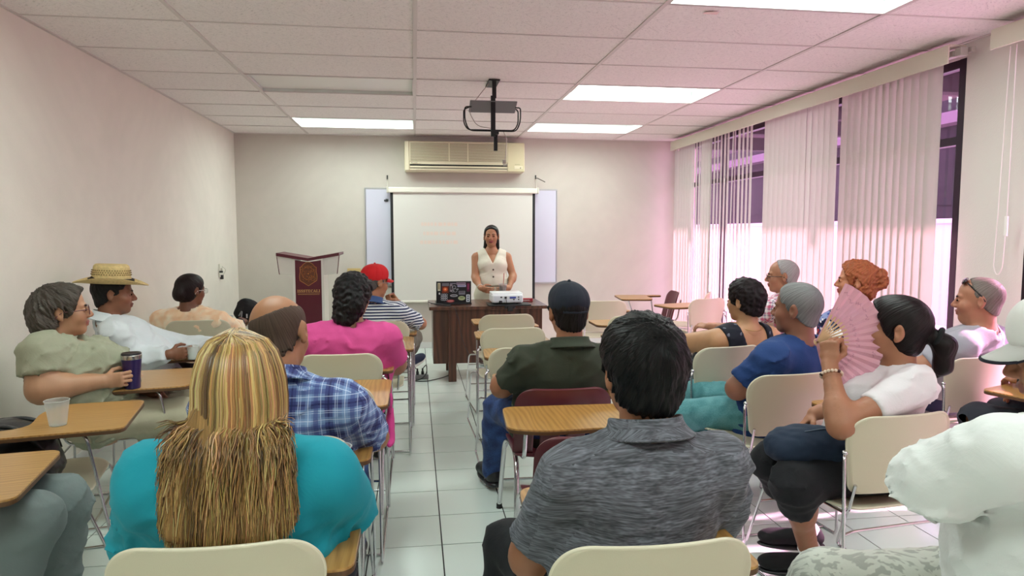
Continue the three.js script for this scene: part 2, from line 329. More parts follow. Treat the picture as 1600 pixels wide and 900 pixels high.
// ---------------------------------------------------------------- chairs; a sitter faces +z, their right is -x
let tabletLeft = 0.215;
const tabletShape = () => roundPoly([[-0.275, 0.17], [-0.275, -0.37], [tabletLeft - 0.02, -0.38], [tabletLeft, -0.06], [tabletLeft - 0.13, -0.01], [-0.155, -0.03], [-0.185, 0.17]], [0.05, 0.045, 0.05, 0.05, 0.1, 0.09, 0.05]);
function addTablet(t, y, k = 1, wood = MC.oak) {   // board with a dark edge band, over the lap from the right arm
  const s = tabletShape();
  const board = new THREE.ExtrudeGeometry(s, { depth: 0.012, bevelEnabled: true, bevelThickness: 0.0015, bevelSize: 0.0015, bevelSegments: 2, curveSegments: 8 });
  const band = new THREE.ExtrudeGeometry(s, { depth: 0.009, bevelEnabled: true, bevelThickness: 0.003, bevelSize: 0.0022, bevelSegments: 2, curveSegments: 8 });
  const fix = (g, dy) => boxUV(g.rotateX(-Math.PI / 2).translate(0, y + dy, 0).scale(k, 1, k));
  const tb = mesh('tablet_arm', fix(board, -0.012), wood, t); mesh('edge_band', fix(band, -0.016), MC.oakEdge, tb);
}
function makeDeskChair(label, kind) {
  const withTablet = kind !== 'plain';
  const t = thing('desk_chair', label, 'chair', [0, 0, 0], 0);
  const backFn = (u, v) => { const q = vv(v), h = 0.142, w = rr(q, 0.185, 0.235, h, [0.035, 0.10]), x = u * w; return V(x, 0.635 + q * h, -0.235 - q * 0.022 + 1.1 * (x * x) * 0.7 - 0.02 * 0); };
  const bg = shell(backFn, 20, 20, 0.009), bk = mesh('backrest', bg, MC.cream, t);
  const edge = bg.userData.edge; mesh('edge_rim', tube(edge.filter((p, i) => !i || p.distanceTo(edge[i - 1]) > 0.004), 0.0052, 6, 0, true), MC.creamRim, bk);
  const seatFn = (u, v) => { const q = vv(v), h = 0.215, w = rr(q, 0.20, 0.205, h, [0.09, 0.06]), x = u * w, z = 0.015 + q * h; const f = Math.max(0, q - 0.55); return V(-x, 0.43 - 0.022 * (1 - (x / 0.2) ** 2) * (1 - Math.min(1, Math.abs(q + 0.2))) - 0.11 * f * f + 0.012 * Math.max(0, -q - 0.5), z); };
  const sg = shell(seatFn, 18, 18, 0.009), st = mesh('seat', sg, MC.cream, t);
  const se = sg.userData.edge; mesh('edge_rim', tube(se.filter((p, i) => !i || p.distanceTo(se[i - 1]) > 0.004), 0.005, 6, 0, true), MC.creamRim, st);
  const r = 0.0062;
  for (const s of [1, -1]) {
    mesh('side_frame', tube([[s * 0.222, 0.645, -0.205], [s * 0.240, 0.635, -0.222], [s * 0.243, 0.40, -0.235], [s * 0.246, r, -0.25], [s * 0.246, r, 0.36], [s * 0.236, 0.395, 0.215], [s * 0.175, 0.408, 0.13], [s * 0.17, 0.405, -0.17], [s * 0.182, 0.53, -0.215]], r, 8, 0.03), MC.chrome, t);
    mesh('bolt_cap', new THREE.SphereGeometry(0.0095, 10, 8).scale(1, 1, 1.2).translate(s * 0.224, 0.648, -0.206), MC.chrome, t);
  }
  for (const g of [tube([[-0.243, 0.365, -0.236], [-0.17, 0.355, -0.20], [0.17, 0.355, -0.20], [0.243, 0.365, -0.236]], r * 0.9, 7, 0.05), tube([[-0.246, r, -0.16], [0.246, r, -0.16]], r * 0.9, 7, 0.01), tube([[-0.24, 0.30, 0.25], [0.24, 0.30, 0.25]], r * 0.9, 7, 0.01)]) mesh('cross_bar', g, MC.chrome, t);
  if (withTablet) {
    for (const g of [tube([[-0.255, 0.012, 0.355], [-0.255, 0.30, 0.30], [-0.25, 0.648, 0.24], [-0.16, 0.652, 0.16]], r, 8, 0.03), tube([[-0.250, 0.22, -0.242], [-0.256, 0.60, -0.205], [-0.24, 0.651, -0.05], [-0.22, 0.651, 0.15]], r, 8, 0.05)]) mesh('tablet_post', g, MC.chrome, t);
    tabletLeft = kind === 'paddle' ? -0.065 : 0.215; addTablet(t, 0.672);
  }
  return t;
}
function makeMaroonChair(label) {
  const t = thing('moulded_desk_chair', label, 'chair');
  const prof = (y) => -0.22 - 0.10 * Math.pow((y - 0.42) / 0.36, 1.1) * 0.9;
  const piece = (x0, x1, y0, y1, rB, rT, name) => mesh(name, shell((u, v) => { const q = vv(v), h = (y1 - y0) / 2, w = rr(q, (x1 - x0) / 2, (x1 - x0) / 2, h, [rB, rT]), x = (x0 + x1) / 2 + u * w, y = (y0 + y1) / 2 + q * h; return V(x, y, prof(y) + 0.9 * x * x); }, 10, 14, 0.011), MC.maroon, t);
  piece(-0.215, 0.215, 0.575, 0.74, 0.01, 0.08, 'backrest');
  for (const c of [-0.172, -0.058, 0.058, 0.172]) piece(c - 0.043, c + 0.043, 0.435, 0.59, 0.005, 0.005, 'back_slat');
  mesh('seat', shell((u, v) => { const q = vv(v), w = rr(q, 0.21, 0.205, 0.215, [0.05, 0.08]), x = u * w, z = -0.01 + q * 0.215; const f = Math.max(0, q - 0.5), b = Math.max(0, -q - 0.75); return V(-x, 0.425 - 0.018 * (1 - (x / 0.21) ** 2) - 0.12 * f * f + 0.25 * b * b, z); }, 14, 16, 0.012), MC.maroon, t);
  const r = 0.0115;
  for (const s of [1, -1]) {
    for (const g of [tube([[s * 0.215, 0.012, -0.29], [s * 0.20, 0.385, -0.20], [s * 0.19, 0.402, -0.05], [s * 0.19, 0.402, 0.05], [s * 0.205, 0.385, 0.17], [s * 0.225, 0.012, 0.25]], r, 9, 0.07), tube([[s * 0.17, 0.40, -0.12], [s * 0.175, 0.43, -0.26], [s * 0.17, 0.66, -0.30]], r * 0.85, 8, 0.05)]) mesh('side_frame', g, MC.chrome, t);
    for (const z of [-0.29, 0.25]) mesh('foot_cap', cyl(0.0145, 0.015, 0.024, s * (z < 0 ? 0.2155 : 0.2245), 0.012, z, 12), MC.foot, t);
  }
  for (const g of [tube([[-0.19, 0.40, 0.1], [0.19, 0.40, 0.1]], r * 0.8, 8, 0.01), tube([[-0.21, 0.20, -0.245], [0.21, 0.20, -0.245]], r * 0.6, 8, 0.01)]) mesh('cross_bar', g, MC.chrome, t);
  for (const g of [tube([[-0.20, 0.395, -0.12], [-0.265, 0.40, -0.10], [-0.262, 0.652, -0.06], [-0.22, 0.655, 0.20]], r * 0.8, 8, 0.05), tube([[-0.20, 0.39, 0.12], [-0.262, 0.40, 0.13], [-0.25, 0.652, 0.22], [0.08, 0.655, 0.24]], r * 0.8, 8, 0.05)]) mesh('tablet_post', g, MC.chrome, t);
  tabletLeft = 0.265; addTablet(t, 0.676);
  return t;
}
const chairProto = {};
function place(kind, label, x, z, yaw) {   // yaw 0 faces the screen (-z), positive turns towards the windows
  let t;
  if (!chairProto[kind]) t = chairProto[kind] = kind === 'maroon' ? makeMaroonChair(label) : makeDeskChair(label, kind);
  else { t = chairProto[kind].clone(); t.name = numbered(kind === 'maroon' ? 'moulded_desk_chair' : 'desk_chair'); t.userData = { ...chairProto[kind].userData, label }; scene.add(t); }
  t.position.set(x, 0, z); t.rotation.set(0, Math.PI - rad(yaw), 0); return t;
}
const CHAIRS = [
  ['cream', 'cream desk chair under the woman with long blond hair', -0.42, -1.68, 0],
  ['cream', 'cream desk chair under the balding man in the plaid shirt', -0.43, -2.42, 0],
  ['cream', 'empty cream desk chair between the plaid shirt and the pink top', -0.40, -3.13, 0],
  ['cream', 'cream desk chair the woman in the pink top leans on', -0.40, -3.90, 0],
  ['cream', 'empty desk chair hidden in front of the woman in pink, only tablet and rods showing', -0.29, -4.56, 0],
  ['cream', 'cream desk chair under the man in the red cap', -0.27, -5.22, 0],
  ['cream', 'empty cream desk chair nearest the wooden desk, first of three in a line', 0.69, -5.50, -4],
  ['cream', 'empty cream desk chair in the middle of the line of three by the aisle', 0.64, -4.75, -2],
  ['cream', 'empty cream desk chair right in front of the man in the dark cap', 0.62, -3.97, 0],
  ['maroon', 'maroon moulded desk chair under the man in the dark cap', 0.64, -3.17, 0],
  ['maroon', 'empty maroon desk chair with a wide oak tablet right behind the olive shirt', 0.605, -2.47, 0],
  ['cream', 'cream desk chair under the man in the grey heather polo shirt', 0.49, -1.56, 0],
  ['paddle', 'cream desk chair of the woman with the pink fan', 1.68, -2.40, -7],
  ['plain', 'cream chair of the man in the navy T-shirt', 1.67, -3.10, -6],
  ['plain', 'cream chair of the woman in the dark printed dress', 1.70, -3.84, -11],
  ['plain', 'cream chair of the older man in the grey T-shirt by the window', 2.84, -3.36, -11],
  ['maroon', 'maroon moulded chair by the blind under the red-haired woman', 2.66, -4.10, -20],
  ['plain', 'cream chair hidden under the man in the pink plaid shirt', 2.44, -4.78, -25],
  ['plain', 'cream chair at the picture edge under the person in the white cap', 1.42, -1.36, -30],
  ['cream', 'cream desk chair outside the picture edge whose oak tablet holds a wristwatch hand', 2.98, -2.60, -22],
  ['cream', 'cream desk chair by the wall under the woman with the purple tumbler', -1.52, -3.68, 78],
  ['cream', 'empty cream desk chair by the wall holding a black handbag', -1.53, -2.95, 78],
  ['cream', 'cream desk chair by the wall under the man in the straw hat', -1.56, -4.46, 75],
  ['cream', 'cream desk chair of the woman in the peach shirt', -1.60, -5.46, -8],
  ['cream', 'desk chair at the lower left edge under the person in grey trousers', -1.54, -2.24, 78],
  ['cream', 'cream desk chair in the far corner with a black bag on its tablet', -1.50, -6.15, 72],
  ['cream', 'empty cream desk chair nearest the back wall, between the dark cap and the dark head', 1.74, -6.42, 0],
  ['cream', 'empty desk chair whose light oak tablet shows just beside the dark cap', 1.66, -5.28, -3],
  ['cream', 'empty desk chair whose tablet shows beside the bare arm of the printed dress', 1.56, -4.50, -5],
  ['maroon', 'empty maroon chair with slotted back by the far window', 2.66, -7.52, -84],
  ['plain', 'empty pale chair by the open slats, turned so that it looks narrow', 2.86, -7.0, -62],
  ['cream', 'empty cream chair beside the head of the short-haired woman', 2.72, -6.48, -18],
];
for (const [k, label, x, z, yaw] of CHAIRS) place(k, label, x, z, yaw);
// ---------------------------------------------------------------- fittings on the back wall
{
  const lav = phys('#d5d2e2', 0.25, { clearcoat: 0.3, clearcoatRoughness: 0.2 }), alu = std('#b9b7b8', 0.4, { metalness: 0.6 }), offw = std('#e9e3d6', 0.5), black = std('#141216', 0.6);
  const wb = thing('whiteboard', 'lavender-white board on the back wall, showing at both sides of the projection screen', 'whiteboard', [0.58, 1.36, ZB]);
  mesh('board', box(2.30, 1.13, 0.015, 0, 0, 0.012), lav, wb);
  mesh('frame', [box(2.33, 0.018, 0.022, 0, 0.572, 0.011), box(2.33, 0.018, 0.022, 0, -0.572, 0.011), box(0.012, 1.13, 0.022, -1.16, 0, 0.011), box(0.012, 1.13, 0.022, 1.16, 0, 0.011)], alu, wb);
  const clip = thing('magnet_clip', 'small dark clip on the upper left of the lavender board', 'clip', [-0.335, 1.79, ZB + 0.022]);
  mesh('clip_body', rbox(0.045, 0.022, 0.012, 0.004, 0, 0, 0.006), std('#4a4d50', 0.5), clip); mesh('clip_lever', box(0.03, 0.012, 0.02, 0.012, 0.014, 0.012), std('#6b7075', 0.4), clip);
  const sc = thing('projection_screen', 'pulled-down projection screen with black side borders and white case', 'screen', [0.586, 1.24, ZB + 0.10]);
  const fabric = std('#ffffff', 0.9, { map: canvasTex(1024, 768, (c, w, h) => {
    c.fillStyle = '#dcd7d0'; c.fillRect(0, 0, w, h); c.fillStyle = 'rgba(232,205,192,0.75)'; c.font = 'bold 44px sans-serif'; c.textAlign = 'center'; c.filter = 'blur(3px)';
    for (const [y, x0, x1] of [[235, 200, 470], [300, 215, 455], [362, 190, 460]]) { let x = x0; reseed(y); while (x < x1) { const l = 8 + rnd() * 26; c.fillRect(x, y - 22, l, 24); x += l + 4 + rnd() * 7; } }
  }) });
  mesh('fabric', new THREE.BoxGeometry(1.67, 1.30, 0.003), [std('#dcd7d0', 0.9), std('#dcd7d0', 0.9), std('#dcd7d0', 0.9), std('#dcd7d0', 0.9), fabric, std('#dcd7d0', 0.9)], sc);
  for (const s of [-1, 1]) mesh('border', box(0.032, 1.30, 0.0034, s * 0.851, 0, 0), black, sc);
  mesh('case', rbox(1.79, 0.065, 0.07, 0.015, 0, 0.672, 0), offw, sc); mesh('case_cap', [rbox(0.02, 0.075, 0.08, 0.01, -0.9, 0.672, 0), rbox(0.02, 0.075, 0.08, 0.01, 0.9, 0.672, 0)], std('#d5cfc2', 0.5), sc);
  mesh('weight_bar', new THREE.CylinderGeometry(0.014, 0.014, 1.74, 12).rotateZ(Math.PI / 2).translate(0, -0.655, 0), offw, sc);
  const hook = (label, x, y, bar) => { const h = thing('screen_hook', label, 'hook', [x, y, ZB]); mesh('plate', rbox(0.016, 0.05, 0.01, 0.003, 0, 0.0, 0.005), std('#3b3836', 0.6), h); if (bar) mesh('rod', tube([[0, -0.01, 0.01], [0.01, -0.02, 0.10], [0.10, -0.065, 0.11]], 0.006, 8, 0.02), std('#6a625a', 0.5), h); mesh('cord', tube([[0, -0.02, 0.008], [0.004, -0.10, 0.05], [0, -0.155, 0.09]], 0.0022, 5, 0.02), offw, h); };
  hook('dark hook with a bent rod above the right end of the screen case', 1.475, 2.085, true); hook('small pale hook above the left end of the screen case', -0.315, 2.065, false);
  // air conditioner
  const crm = phys('#ddd1b4', 0.45), crm2 = std('#cfc19d', 0.5), ac = thing('air_conditioner', 'long cream air conditioner high on the back wall', 'air conditioner', [0.60, 2.30, ZB]);
  mesh('body', rbox(1.42, 0.35, 0.20, 0.02, 0, 0, 0.10), crm, ac);
  mesh('end_panel', rbox(0.20, 0.335, 0.02, 0.006, 0.60, 0, 0.206), crm2, ac);
  mesh('left_cap', rbox(0.05, 0.335, 0.02, 0.008, -0.68, 0, 0.204), crm, ac);
  const gr = mesh('grille_recess', box(1.14, 0.215, 0.004, -0.075, 0.05, 0.2015), std('#7d6d55', 0.9), ac);
  for (let k = 0; k < 17; k++) mesh('louver', box(1.14, 0.0062, 0.012, -0.075, -0.052 + k * 0.0128, 0.206).rotateX(0), crm, ac);
  for (const x of [-0.645, -0.19, 0.03, 0.495]) mesh('grille_rib', box(0.012, 0.222, 0.014, x, 0.05, 0.207), crm, ac);
  mesh('outlet_slot', box(1.145, 0.017, 0.01, -0.075, -0.103, 0.2), std('#0c0b0b', 0.9), ac);
  mesh('flap', [rbox(1.145, 0.022, 0.012, 0.004, -0.075, -0.124, 0.206), rbox(1.145, 0.016, 0.01, 0.004, -0.075, -0.152, 0.204)], crm, ac); mesh('outlet_slot', box(1.145, 0.006, 0.01, -0.075, -0.139, 0.2), std('#2a2622', 0.9), ac);
  const mark = (w, h, fn, x, y, z, par) => { const m = mesh('lettering', new THREE.PlaneGeometry(w, h).translate(x, y, z), std('#ffffff', 0.5, { map: canvasTex(256, Math.round(256 * h / w), fn), transparent: true }), par); return m; };
  mark(0.10, 0.016, (c, w, h) => { c.fillStyle = '#ddd1b4'; c.fillRect(0, 0, w, h); c.fillStyle = '#5d5142'; c.beginPath(); c.arc(20, h / 2, 14, 0, 7); c.fill(); for (let k = 0; k < 7; k++) c.fillRect(48 + k * 20, h / 2 - 9, 12, 18); }, -0.58, -0.078, 0.2125, ac);
  mark(0.08, 0.014, (c, w, h) => { c.fillStyle = '#cfc19d'; c.fillRect(0, 0, w, h); c.fillStyle = '#4c4538'; for (let k = 0; k < 9; k++) c.fillRect(26 + k * 22, h / 2 - 8, 14, 15); }, 0.62, -0.085, 0.2165, ac);
  mesh('display_window', rbox(0.10, 0.035, 0.004, 0.002, 0.63, -0.12, 0.216), crm, ac); mesh('sensor', cyl(0.006, 0.006, 0.004, 0, 0, 0, 12).rotateX(Math.PI / 2).translate(0.655, -0.125, 0.219), black, ac);
  // projector bracket hanging from the ceiling, its tray empty
  const st = std('#17161a', 0.45, { metalness: 0.3 }), pb = thing('projector_bracket', 'black ceiling bracket with an empty grey projector tray and wire loops', 'bracket', [0.60, CH, -5.3]);
  mesh('ceiling_plate', rbox(0.085, 0.01, 0.26, 0.003, 0.0, -0.005, -0.02), st, pb);
  mesh('drop_arm', [box(0.03, 0.13, 0.02, 0, -0.07, 0.09), box(0.034, 0.30, 0.016, -0.01, -0.27, 0.10), box(0.028, 0.15, 0.018, 0.018, -0.44, 0.02), box(0.05, 0.03, 0.09, 0.008, -0.385, 0.06)], st, pb);
  mesh('tray', rbox(0.355, 0.012, 0.15, 0.012).rotateX(-0.42).translate(-0.005, -0.19, 0.04), std('#7c7a7d', 0.5, { metalness: 0.3 }), pb);
  for (const z of [-0.04, 0.08]) mesh('wire_loop', tube([[-0.17, -0.18 + (z > 0 ? -0.02 : 0), z], [-0.22, -0.20, z], [-0.22, -0.30, z], [-0.19, -0.36 - z * 0.2, z], [0.17, -0.36 - z * 0.2, z], [0.20, -0.30, z], [0.20, -0.20, z], [0.16, -0.18 + (z > 0 ? -0.02 : 0), z]], 0.005, 7, 0.05), st, pb);
  mesh('cable', [tube([[-0.03, -0.01, 0.0], [-0.12, -0.12, 0.0], [-0.19, -0.22, 0.03], [-0.13, -0.34, 0.06], [0, -0.36, 0.08]], 0.003, 5, 0.05), tube([[0.07, -0.37, 0.05], [0.10, -0.42, 0.05], [0.09, -0.55, 0.05], [0.08, -0.60, 0.05]], 0.003, 5, 0.05)], std('#b8a9a2', 0.6), pb);
  mesh('plug', [rbox(0.025, 0.03, 0.015, 0.004, 0.08, -0.60, 0.05), rbox(0.035, 0.014, 0.014, 0.004, 0.088, -0.625, 0.05)], std('#a39a92', 0.5), pb);
  // plate with cables on the left wall
  const sp = thing('cable_plate', 'white wall plate with short cables on the left wall near the far corner', 'wall plate', [XL, 1.0, -7.64]);
  mesh('plate', rbox(0.012, 0.14, 0.075, 0.004, 0.006, 0.01, 0), offw, sp); mesh('socket', rbox(0.02, 0.03, 0.03, 0.003, 0.018, 0.02, 0.0), std('#c9c2b6', 0.5), sp);
  mesh('plug', [rbox(0.035, 0.02, 0.02, 0.004, 0.03, 0.0, 0.06), rbox(0.03, 0.045, 0.03, 0.004, 0.02, -0.06, 0.0)], std('#3a3836', 0.5), sp); mesh('cable', tube([[0.02, 0.05, -0.02], [0.05, 0.02, -0.05], [0.02, -0.07, -0.01]], 0.004, 6, 0.03), offw, sp);
}
// ---------------------------------------------------------------- lectern
{
  const white = phys('#e4e0d8', 0.35, { clearcoat: 0.2 }), mar = phys('#5b1527', 0.4, { clearcoat: 0.15 });
  const t = thing('lectern', 'white lectern with a maroon front panel carrying a gold crest and the word ISSSTECALI', 'lectern', [-1.085, 0, -7.4]);
  const V0 = (x) => 1.135 + 0.055 * Math.abs(x) / 0.31;
  const top = (x0, x1, th, dz0, dz1, m, nm) => { const g = new THREE.BoxGeometry(Math.abs(x1 - x0), th, dz1 - dz0, 6, 1, 1).translate((x0 + x1) / 2, 0, (dz0 + dz1) / 2); const p = g.attributes.position; for (let i = 0; i < p.count; i++) p.setY(i, p.getY(i) + V0(p.getX(i))); g.computeVertexNormals(); return mesh(nm, boxUV(g), m, t); };
  top(-0.312, 0, 0.03, -0.30, 0.155, mar, 'top_board'); top(0, 0.312, 0.03, -0.30, 0.155, mar, 'top_board');
  for (const s of [-1, 1]) {
    mesh('wing_panel', extrude([[s * 0.148, 0.97], [s * 0.285, 0.99], [s * 0.308, V0(0.3) - 0.016], [s * 0.148, V0(0.148) - 0.016]], 0.02, 0.002).translate(0, 0, 0.12), white, t);
    mesh('wing_edge', extrude([[s * 0.285, 0.985], [s * 0.291, 0.985], [s * 0.314, V0(0.3) - 0.01], [s * 0.308, V0(0.3) - 0.01]], 0.024, 0.001).translate(0, 0, 0.12), mar, t);
  }
  mesh('column', [span(-0.155, -0.13, 0.03, V0(0.15) - 0.016, -0.22, 0.14), span(0.13, 0.155, 0.03, V0(0.15) - 0.016, -0.22, 0.14), span(-0.13, 0.13, 0.03, 1.10, -0.2, 0.10)], white, t);
  mesh('base', rbox(0.46, 0.03, 0.42, 0.006, 0, 0.015, -0.04), mar, t);
  mesh('front_panel', extrude([[-0.13, 0.04], [0.13, 0.04], [0.13, V0(0.13) - 0.03], [0, V0(0) - 0.025], [-0.13, V0(0.13) - 0.03]], 0.03, 0.001).translate(0, 0, 0.125), mar, t);
  const crest = canvasTex(512, 1024, (c, w, h) => {
    c.clearRect(0, 0, w, h); const gold = '#b07d48';
    c.strokeStyle = gold; c.lineWidth = 11; c.fillStyle = 'rgba(140,80,48,0.6)';
    c.beginPath(); c.moveTo(90, 150); c.lineTo(120, 140); c.bezierCurveTo(170, 60, 230, 40, 256, 40); c.bezierCurveTo(282, 40, 342, 60, 392, 140); c.lineTo(422, 150); c.lineTo(418, 250); c.bezierCurveTo(440, 330, 440, 360, 425, 430); c.lineTo(256, 540); c.lineTo(87, 430); c.bezierCurveTo(72, 360, 72, 330, 94, 250); c.closePath(); c.fill(); c.stroke();
    c.lineWidth = 4; c.beginPath(); c.arc(256, 280, 130, 0, 7); c.stroke(); c.fillStyle = '#a87a48'; c.beginPath(); c.arc(256, 285, 14, 0, 7); c.fill();
    c.beginPath(); c.arc(120, 170, 26, 0, 7); c.stroke(); c.beginPath(); c.arc(350, 390, 44, 0, 7); c.stroke(); c.beginPath(); c.moveTo(190, 160); c.bezierCurveTo(230, 110, 280, 110, 322, 160); c.stroke();
    reseed(5); for (let i = 0; i < 60; i++) { const a = rnd() * 6.28, r = 40 + rnd() * 120; c.beginPath(); c.moveTo(256 + Math.cos(a) * r, 290 + Math.sin(a) * r); c.lineTo(256 + Math.cos(a) * r + (rnd() - 0.5) * 50, 290 + Math.sin(a) * r + (rnd() - 0.5) * 50); c.stroke(); }
    c.fillStyle = '#d2a566'; c.textAlign = 'center'; c.font = 'bold 84px serif'; c.fillText('ISSSTECALI', 256, 680, 470); c.fillRect(28, 706, 456, 6); c.fillRect(40, 722, 432, 4);
  });
  mesh('crest_print', new THREE.PlaneGeometry(0.25, 0.5).translate(0, 0.88, 0.1408), std('#ffffff', 0.45, { map: crest, transparent: true, metalness: 0.1 }), t);
}
{ const m = phys('#c9ad74', 0.5), t = thing('wooden_board', 'light wooden board standing against the back wall beside the red cap', 'board', [-0.72, 0, ZB + 0.03]); mesh('panel', rbox(0.16, 0.985, 0.025, 0.005, 0, 0.4925, 0), m, t); mesh('ledge', rbox(0.16, 0.02, 0.06, 0.004, 0, 0.90, 0.03), std('#a98a52', 0.5), t); }
// ---------------------------------------------------------------- speaker's desk and what stands on it
{
  const t = thing('speaker_desk', 'dark walnut desk in front of the projection screen', 'desk', [0.685, 0, -6.75]);
  mesh('top', rbox(1.12, 0.032, 0.68, 0.005, 0, 0.704, 0), MC.walnut, t);
  mesh('modesty_panel', rbox(1.045, 0.52, 0.018, 0.003, 0, 0.43, 0.26), MC.walnut, t);
  for (const s of [-1, 1]) { mesh('leg', rbox(0.075, 0.688, 0.035, 0.004, s * 0.345, 0.344, 0.285), MC.walnut, t); mesh('leg', rbox(0.075, 0.688, 0.035, 0.004, s * 0.345, 0.344, -0.26), MC.walnut, t); mesh('side_panel', rbox(0.018, 0.52, 0.5, 0.003, s * 0.515, 0.43, 0.0), MC.walnut, t); }
  const DT = 0.72;
  const lap = thing('laptop', 'open black laptop covered in stickers on the speaker desk', 'laptop', [0.365, DT, -6.62]);
  const stick = canvasTex(512, 344, (c, w, h) => {
    c.fillStyle = '#15141a'; c.fillRect(0, 0, w, h);
    const rct = (x, y, a, b, f) => { c.fillStyle = f; c.fillRect(x, y, a, b); }, el = (x, y, a, b, f) => { c.fillStyle = f; c.beginPath(); c.ellipse(x, y, a, b, 0, 0, 7); c.fill(); };
    rct(14, 16, 42, 130, '#cfc7ad'); rct(26, 30, 14, 90, '#8a7a50'); rct(80, 18, 105, 50, '#6e6a72'); rct(78, 72, 100, 108, '#7a2f18'); el(128, 122, 34, 34, '#d8602c'); el(128, 120, 12, 14, '#f2b080');
    rct(196, 40, 40, 120, '#9b8d96'); el(216, 100, 14, 40, '#3a3038'); rct(200, 18, 90, 18, '#7d7788'); rct(296, 10, 140, 38, '#a08a98'); rct(312, 50, 128, 34, '#b9b7d6'); c.fillStyle = '#433a66'; c.font = 'bold 26px sans-serif'; for (const y of [38, 76]) for (let x = 304; x < 430; x += 18) c.fillRect(x, y - 18, 11, 16);
    el(264, 70, 30, 24, '#2f2c34'); c.strokeStyle = '#aeb0b8'; c.lineWidth = 6; for (const [x, y, r] of [[262, 88, 24], [278, 140, 28], [240, 150, 18], [316, 120, 10]]) { c.beginPath(); c.arc(x, y, r, 0, 7); c.stroke(); }
    rct(452, 22, 46, 140, '#5c1538'); rct(466, 36, 18, 90, '#8c2f5c'); rct(330, 150, 100, 62, '#7c7c86'); rct(342, 162, 76, 12, '#4a3a40'); el(258, 226, 58, 22, '#b9bcc0'); el(258, 226, 44, 12, '#6a6870'); el(376, 270, 54, 36, '#c4cc9c'); el(376, 262, 38, 14, '#8ea070'); rct(446, 210, 54, 124, '#dfe6ee'); for (let k = 0; k < 3; k++) rct(462, 224 + k * 36, 22, 24, '#33405c');
    el(112, 252, 52, 62, '#5a5e66'); c.strokeStyle = '#c5c9cf'; c.lineWidth = 5; for (let k = 0; k < 9; k++) { c.beginPath(); c.arc(80 + (k % 3) * 32, 212 + Math.floor(k / 3) * 38, 17, 0, 7); c.stroke(); } el(40, 190, 12, 18, '#e4e4e4'); el(206, 314, 60, 24, '#a84a4e'); el(206, 314, 44, 13, '#d88a86');
  });
  const lid = new THREE.Group(); lid.name = 'lid'; lid.position.set(0, 0.012, 0.0); lid.rotation.x = 0.12; lap.add(lid);
  mesh('lid_cover', rbox(0.335, 0.215, 0.008, 0.004, 0, 0.108, 0), std('#17161b', 0.4), lid); mesh('sticker_print', new THREE.PlaneGeometry(0.325, 0.205).translate(0, 0.108, 0.0044), std('#ffffff', 0.5, { map: stick }), lid); mesh('screen', new THREE.PlaneGeometry(0.31, 0.185).rotateY(Math.PI).translate(0, 0.11, -0.0044), std('#2a3444', 0.3), lid);
  mesh('keyboard_base', rbox(0.345, 0.016, 0.23, 0.004, 0, 0.008, -0.105), std('#1b1a1e', 0.5), lap);
  const stand = thing('projector_stand', 'flat black stand under the white projector at the front edge of the desk', 'stand', [0.88, DT, -6.50]);
  mesh('plate', rbox(0.40, 0.012, 0.26, 0.004, 0, 0.012, 0.02), std('#121114', 0.5), stand); mesh('foot', [rbox(0.06, 0.008, 0.05, 0.002, -0.15, 0.004, -0.05), rbox(0.06, 0.008, 0.05, 0.002, 0.15, 0.004, -0.05)], std('#121114', 0.6), stand); mesh('clamp', [rbox(0.10, 0.03, 0.03, 0.006, 0.0, -0.004, 0.125), rbox(0.05, 0.05, 0.04, 0.006, 0.0, -0.02, 0.13)], std('#121114', 0.5), stand);
  const pj = thing('projector', 'white projector with ports facing the audience on the desk', 'projector', [0.86, DT + 0.018, -6.52]), wp = phys('#e9edf0', 0.3, { clearcoat: 0.3 });
  mesh('case', rbox(0.30, 0.085, 0.24, 0.02, 0, 0.052, 0, 4), wp, pj); mesh('lid_panel', rbox(0.295, 0.02, 0.23, 0.009, 0, 0.096, -0.01, 3), wp, pj);
  mesh('port_panel', box(0.27, 0.052, 0.002, 0.004, 0.05, 0.1205), std('#cfd4da', 0.5), pj); mesh('blue_port', rbox(0.06, 0.018, 0.006, 0.003, 0.05, 0.062, 0.122), std('#3c4a9c', 0.5), pj);
  mesh('port', [rbox(0.018, 0.012, 0.004, 0.001, -0.06, 0.066, 0.122), rbox(0.02, 0.02, 0.006, 0.002, -0.018, 0.062, 0.122), rbox(0.012, 0.012, 0.004, 0.001, 0.105, 0.066, 0.122), rbox(0.012, 0.012, 0.004, 0.001, 0.105, 0.045, 0.122), rbox(0.016, 0.01, 0.004, 0.001, 0.06, 0.044, 0.122), rbox(0.03, 0.026, 0.012, 0.003, -0.066, 0.022, 0.124)], std('#1d1d22', 0.5), pj);
  mesh('cable', tube([[-0.018, 0.062, 0.125], [-0.016, 0.05, 0.14], [-0.012, 0.02, 0.135], [-0.012, 0.003, 0.125]], 0.003, 6, 0.01), std('#2a2a2e', 0.5), pj); mesh('foot', [cyl(0.012, 0.012, 0.012, -0.1, 0.004, 0.08), cyl(0.012, 0.012, 0.012, 0.1, 0.004, 0.08)], std('#222222', 0.6), pj); mesh('lens', new THREE.CylinderGeometry(0.035, 0.038, 0.03, 20).rotateX(Math.PI / 2).translate(-0.06, 0.055, -0.125), std('#26262c', 0.3), pj);
  const red = thing('stapler', 'long red stapler lying at the right end of the speaker desk', 'stapler', [1.09, DT, -6.78]); mesh('arm', rbox(0.15, 0.016, 0.025, 0.006, 0, 0.028, 0).rotateZ(0), std('#a51f30', 0.4), red); mesh('base', rbox(0.15, 0.012, 0.03, 0.004, 0, 0.006, 0), std('#8c1828', 0.4), red); mesh('hinge', rbox(0.03, 0.03, 0.028, 0.006, 0.06, 0.02, 0), std('#8c1828', 0.4), red);
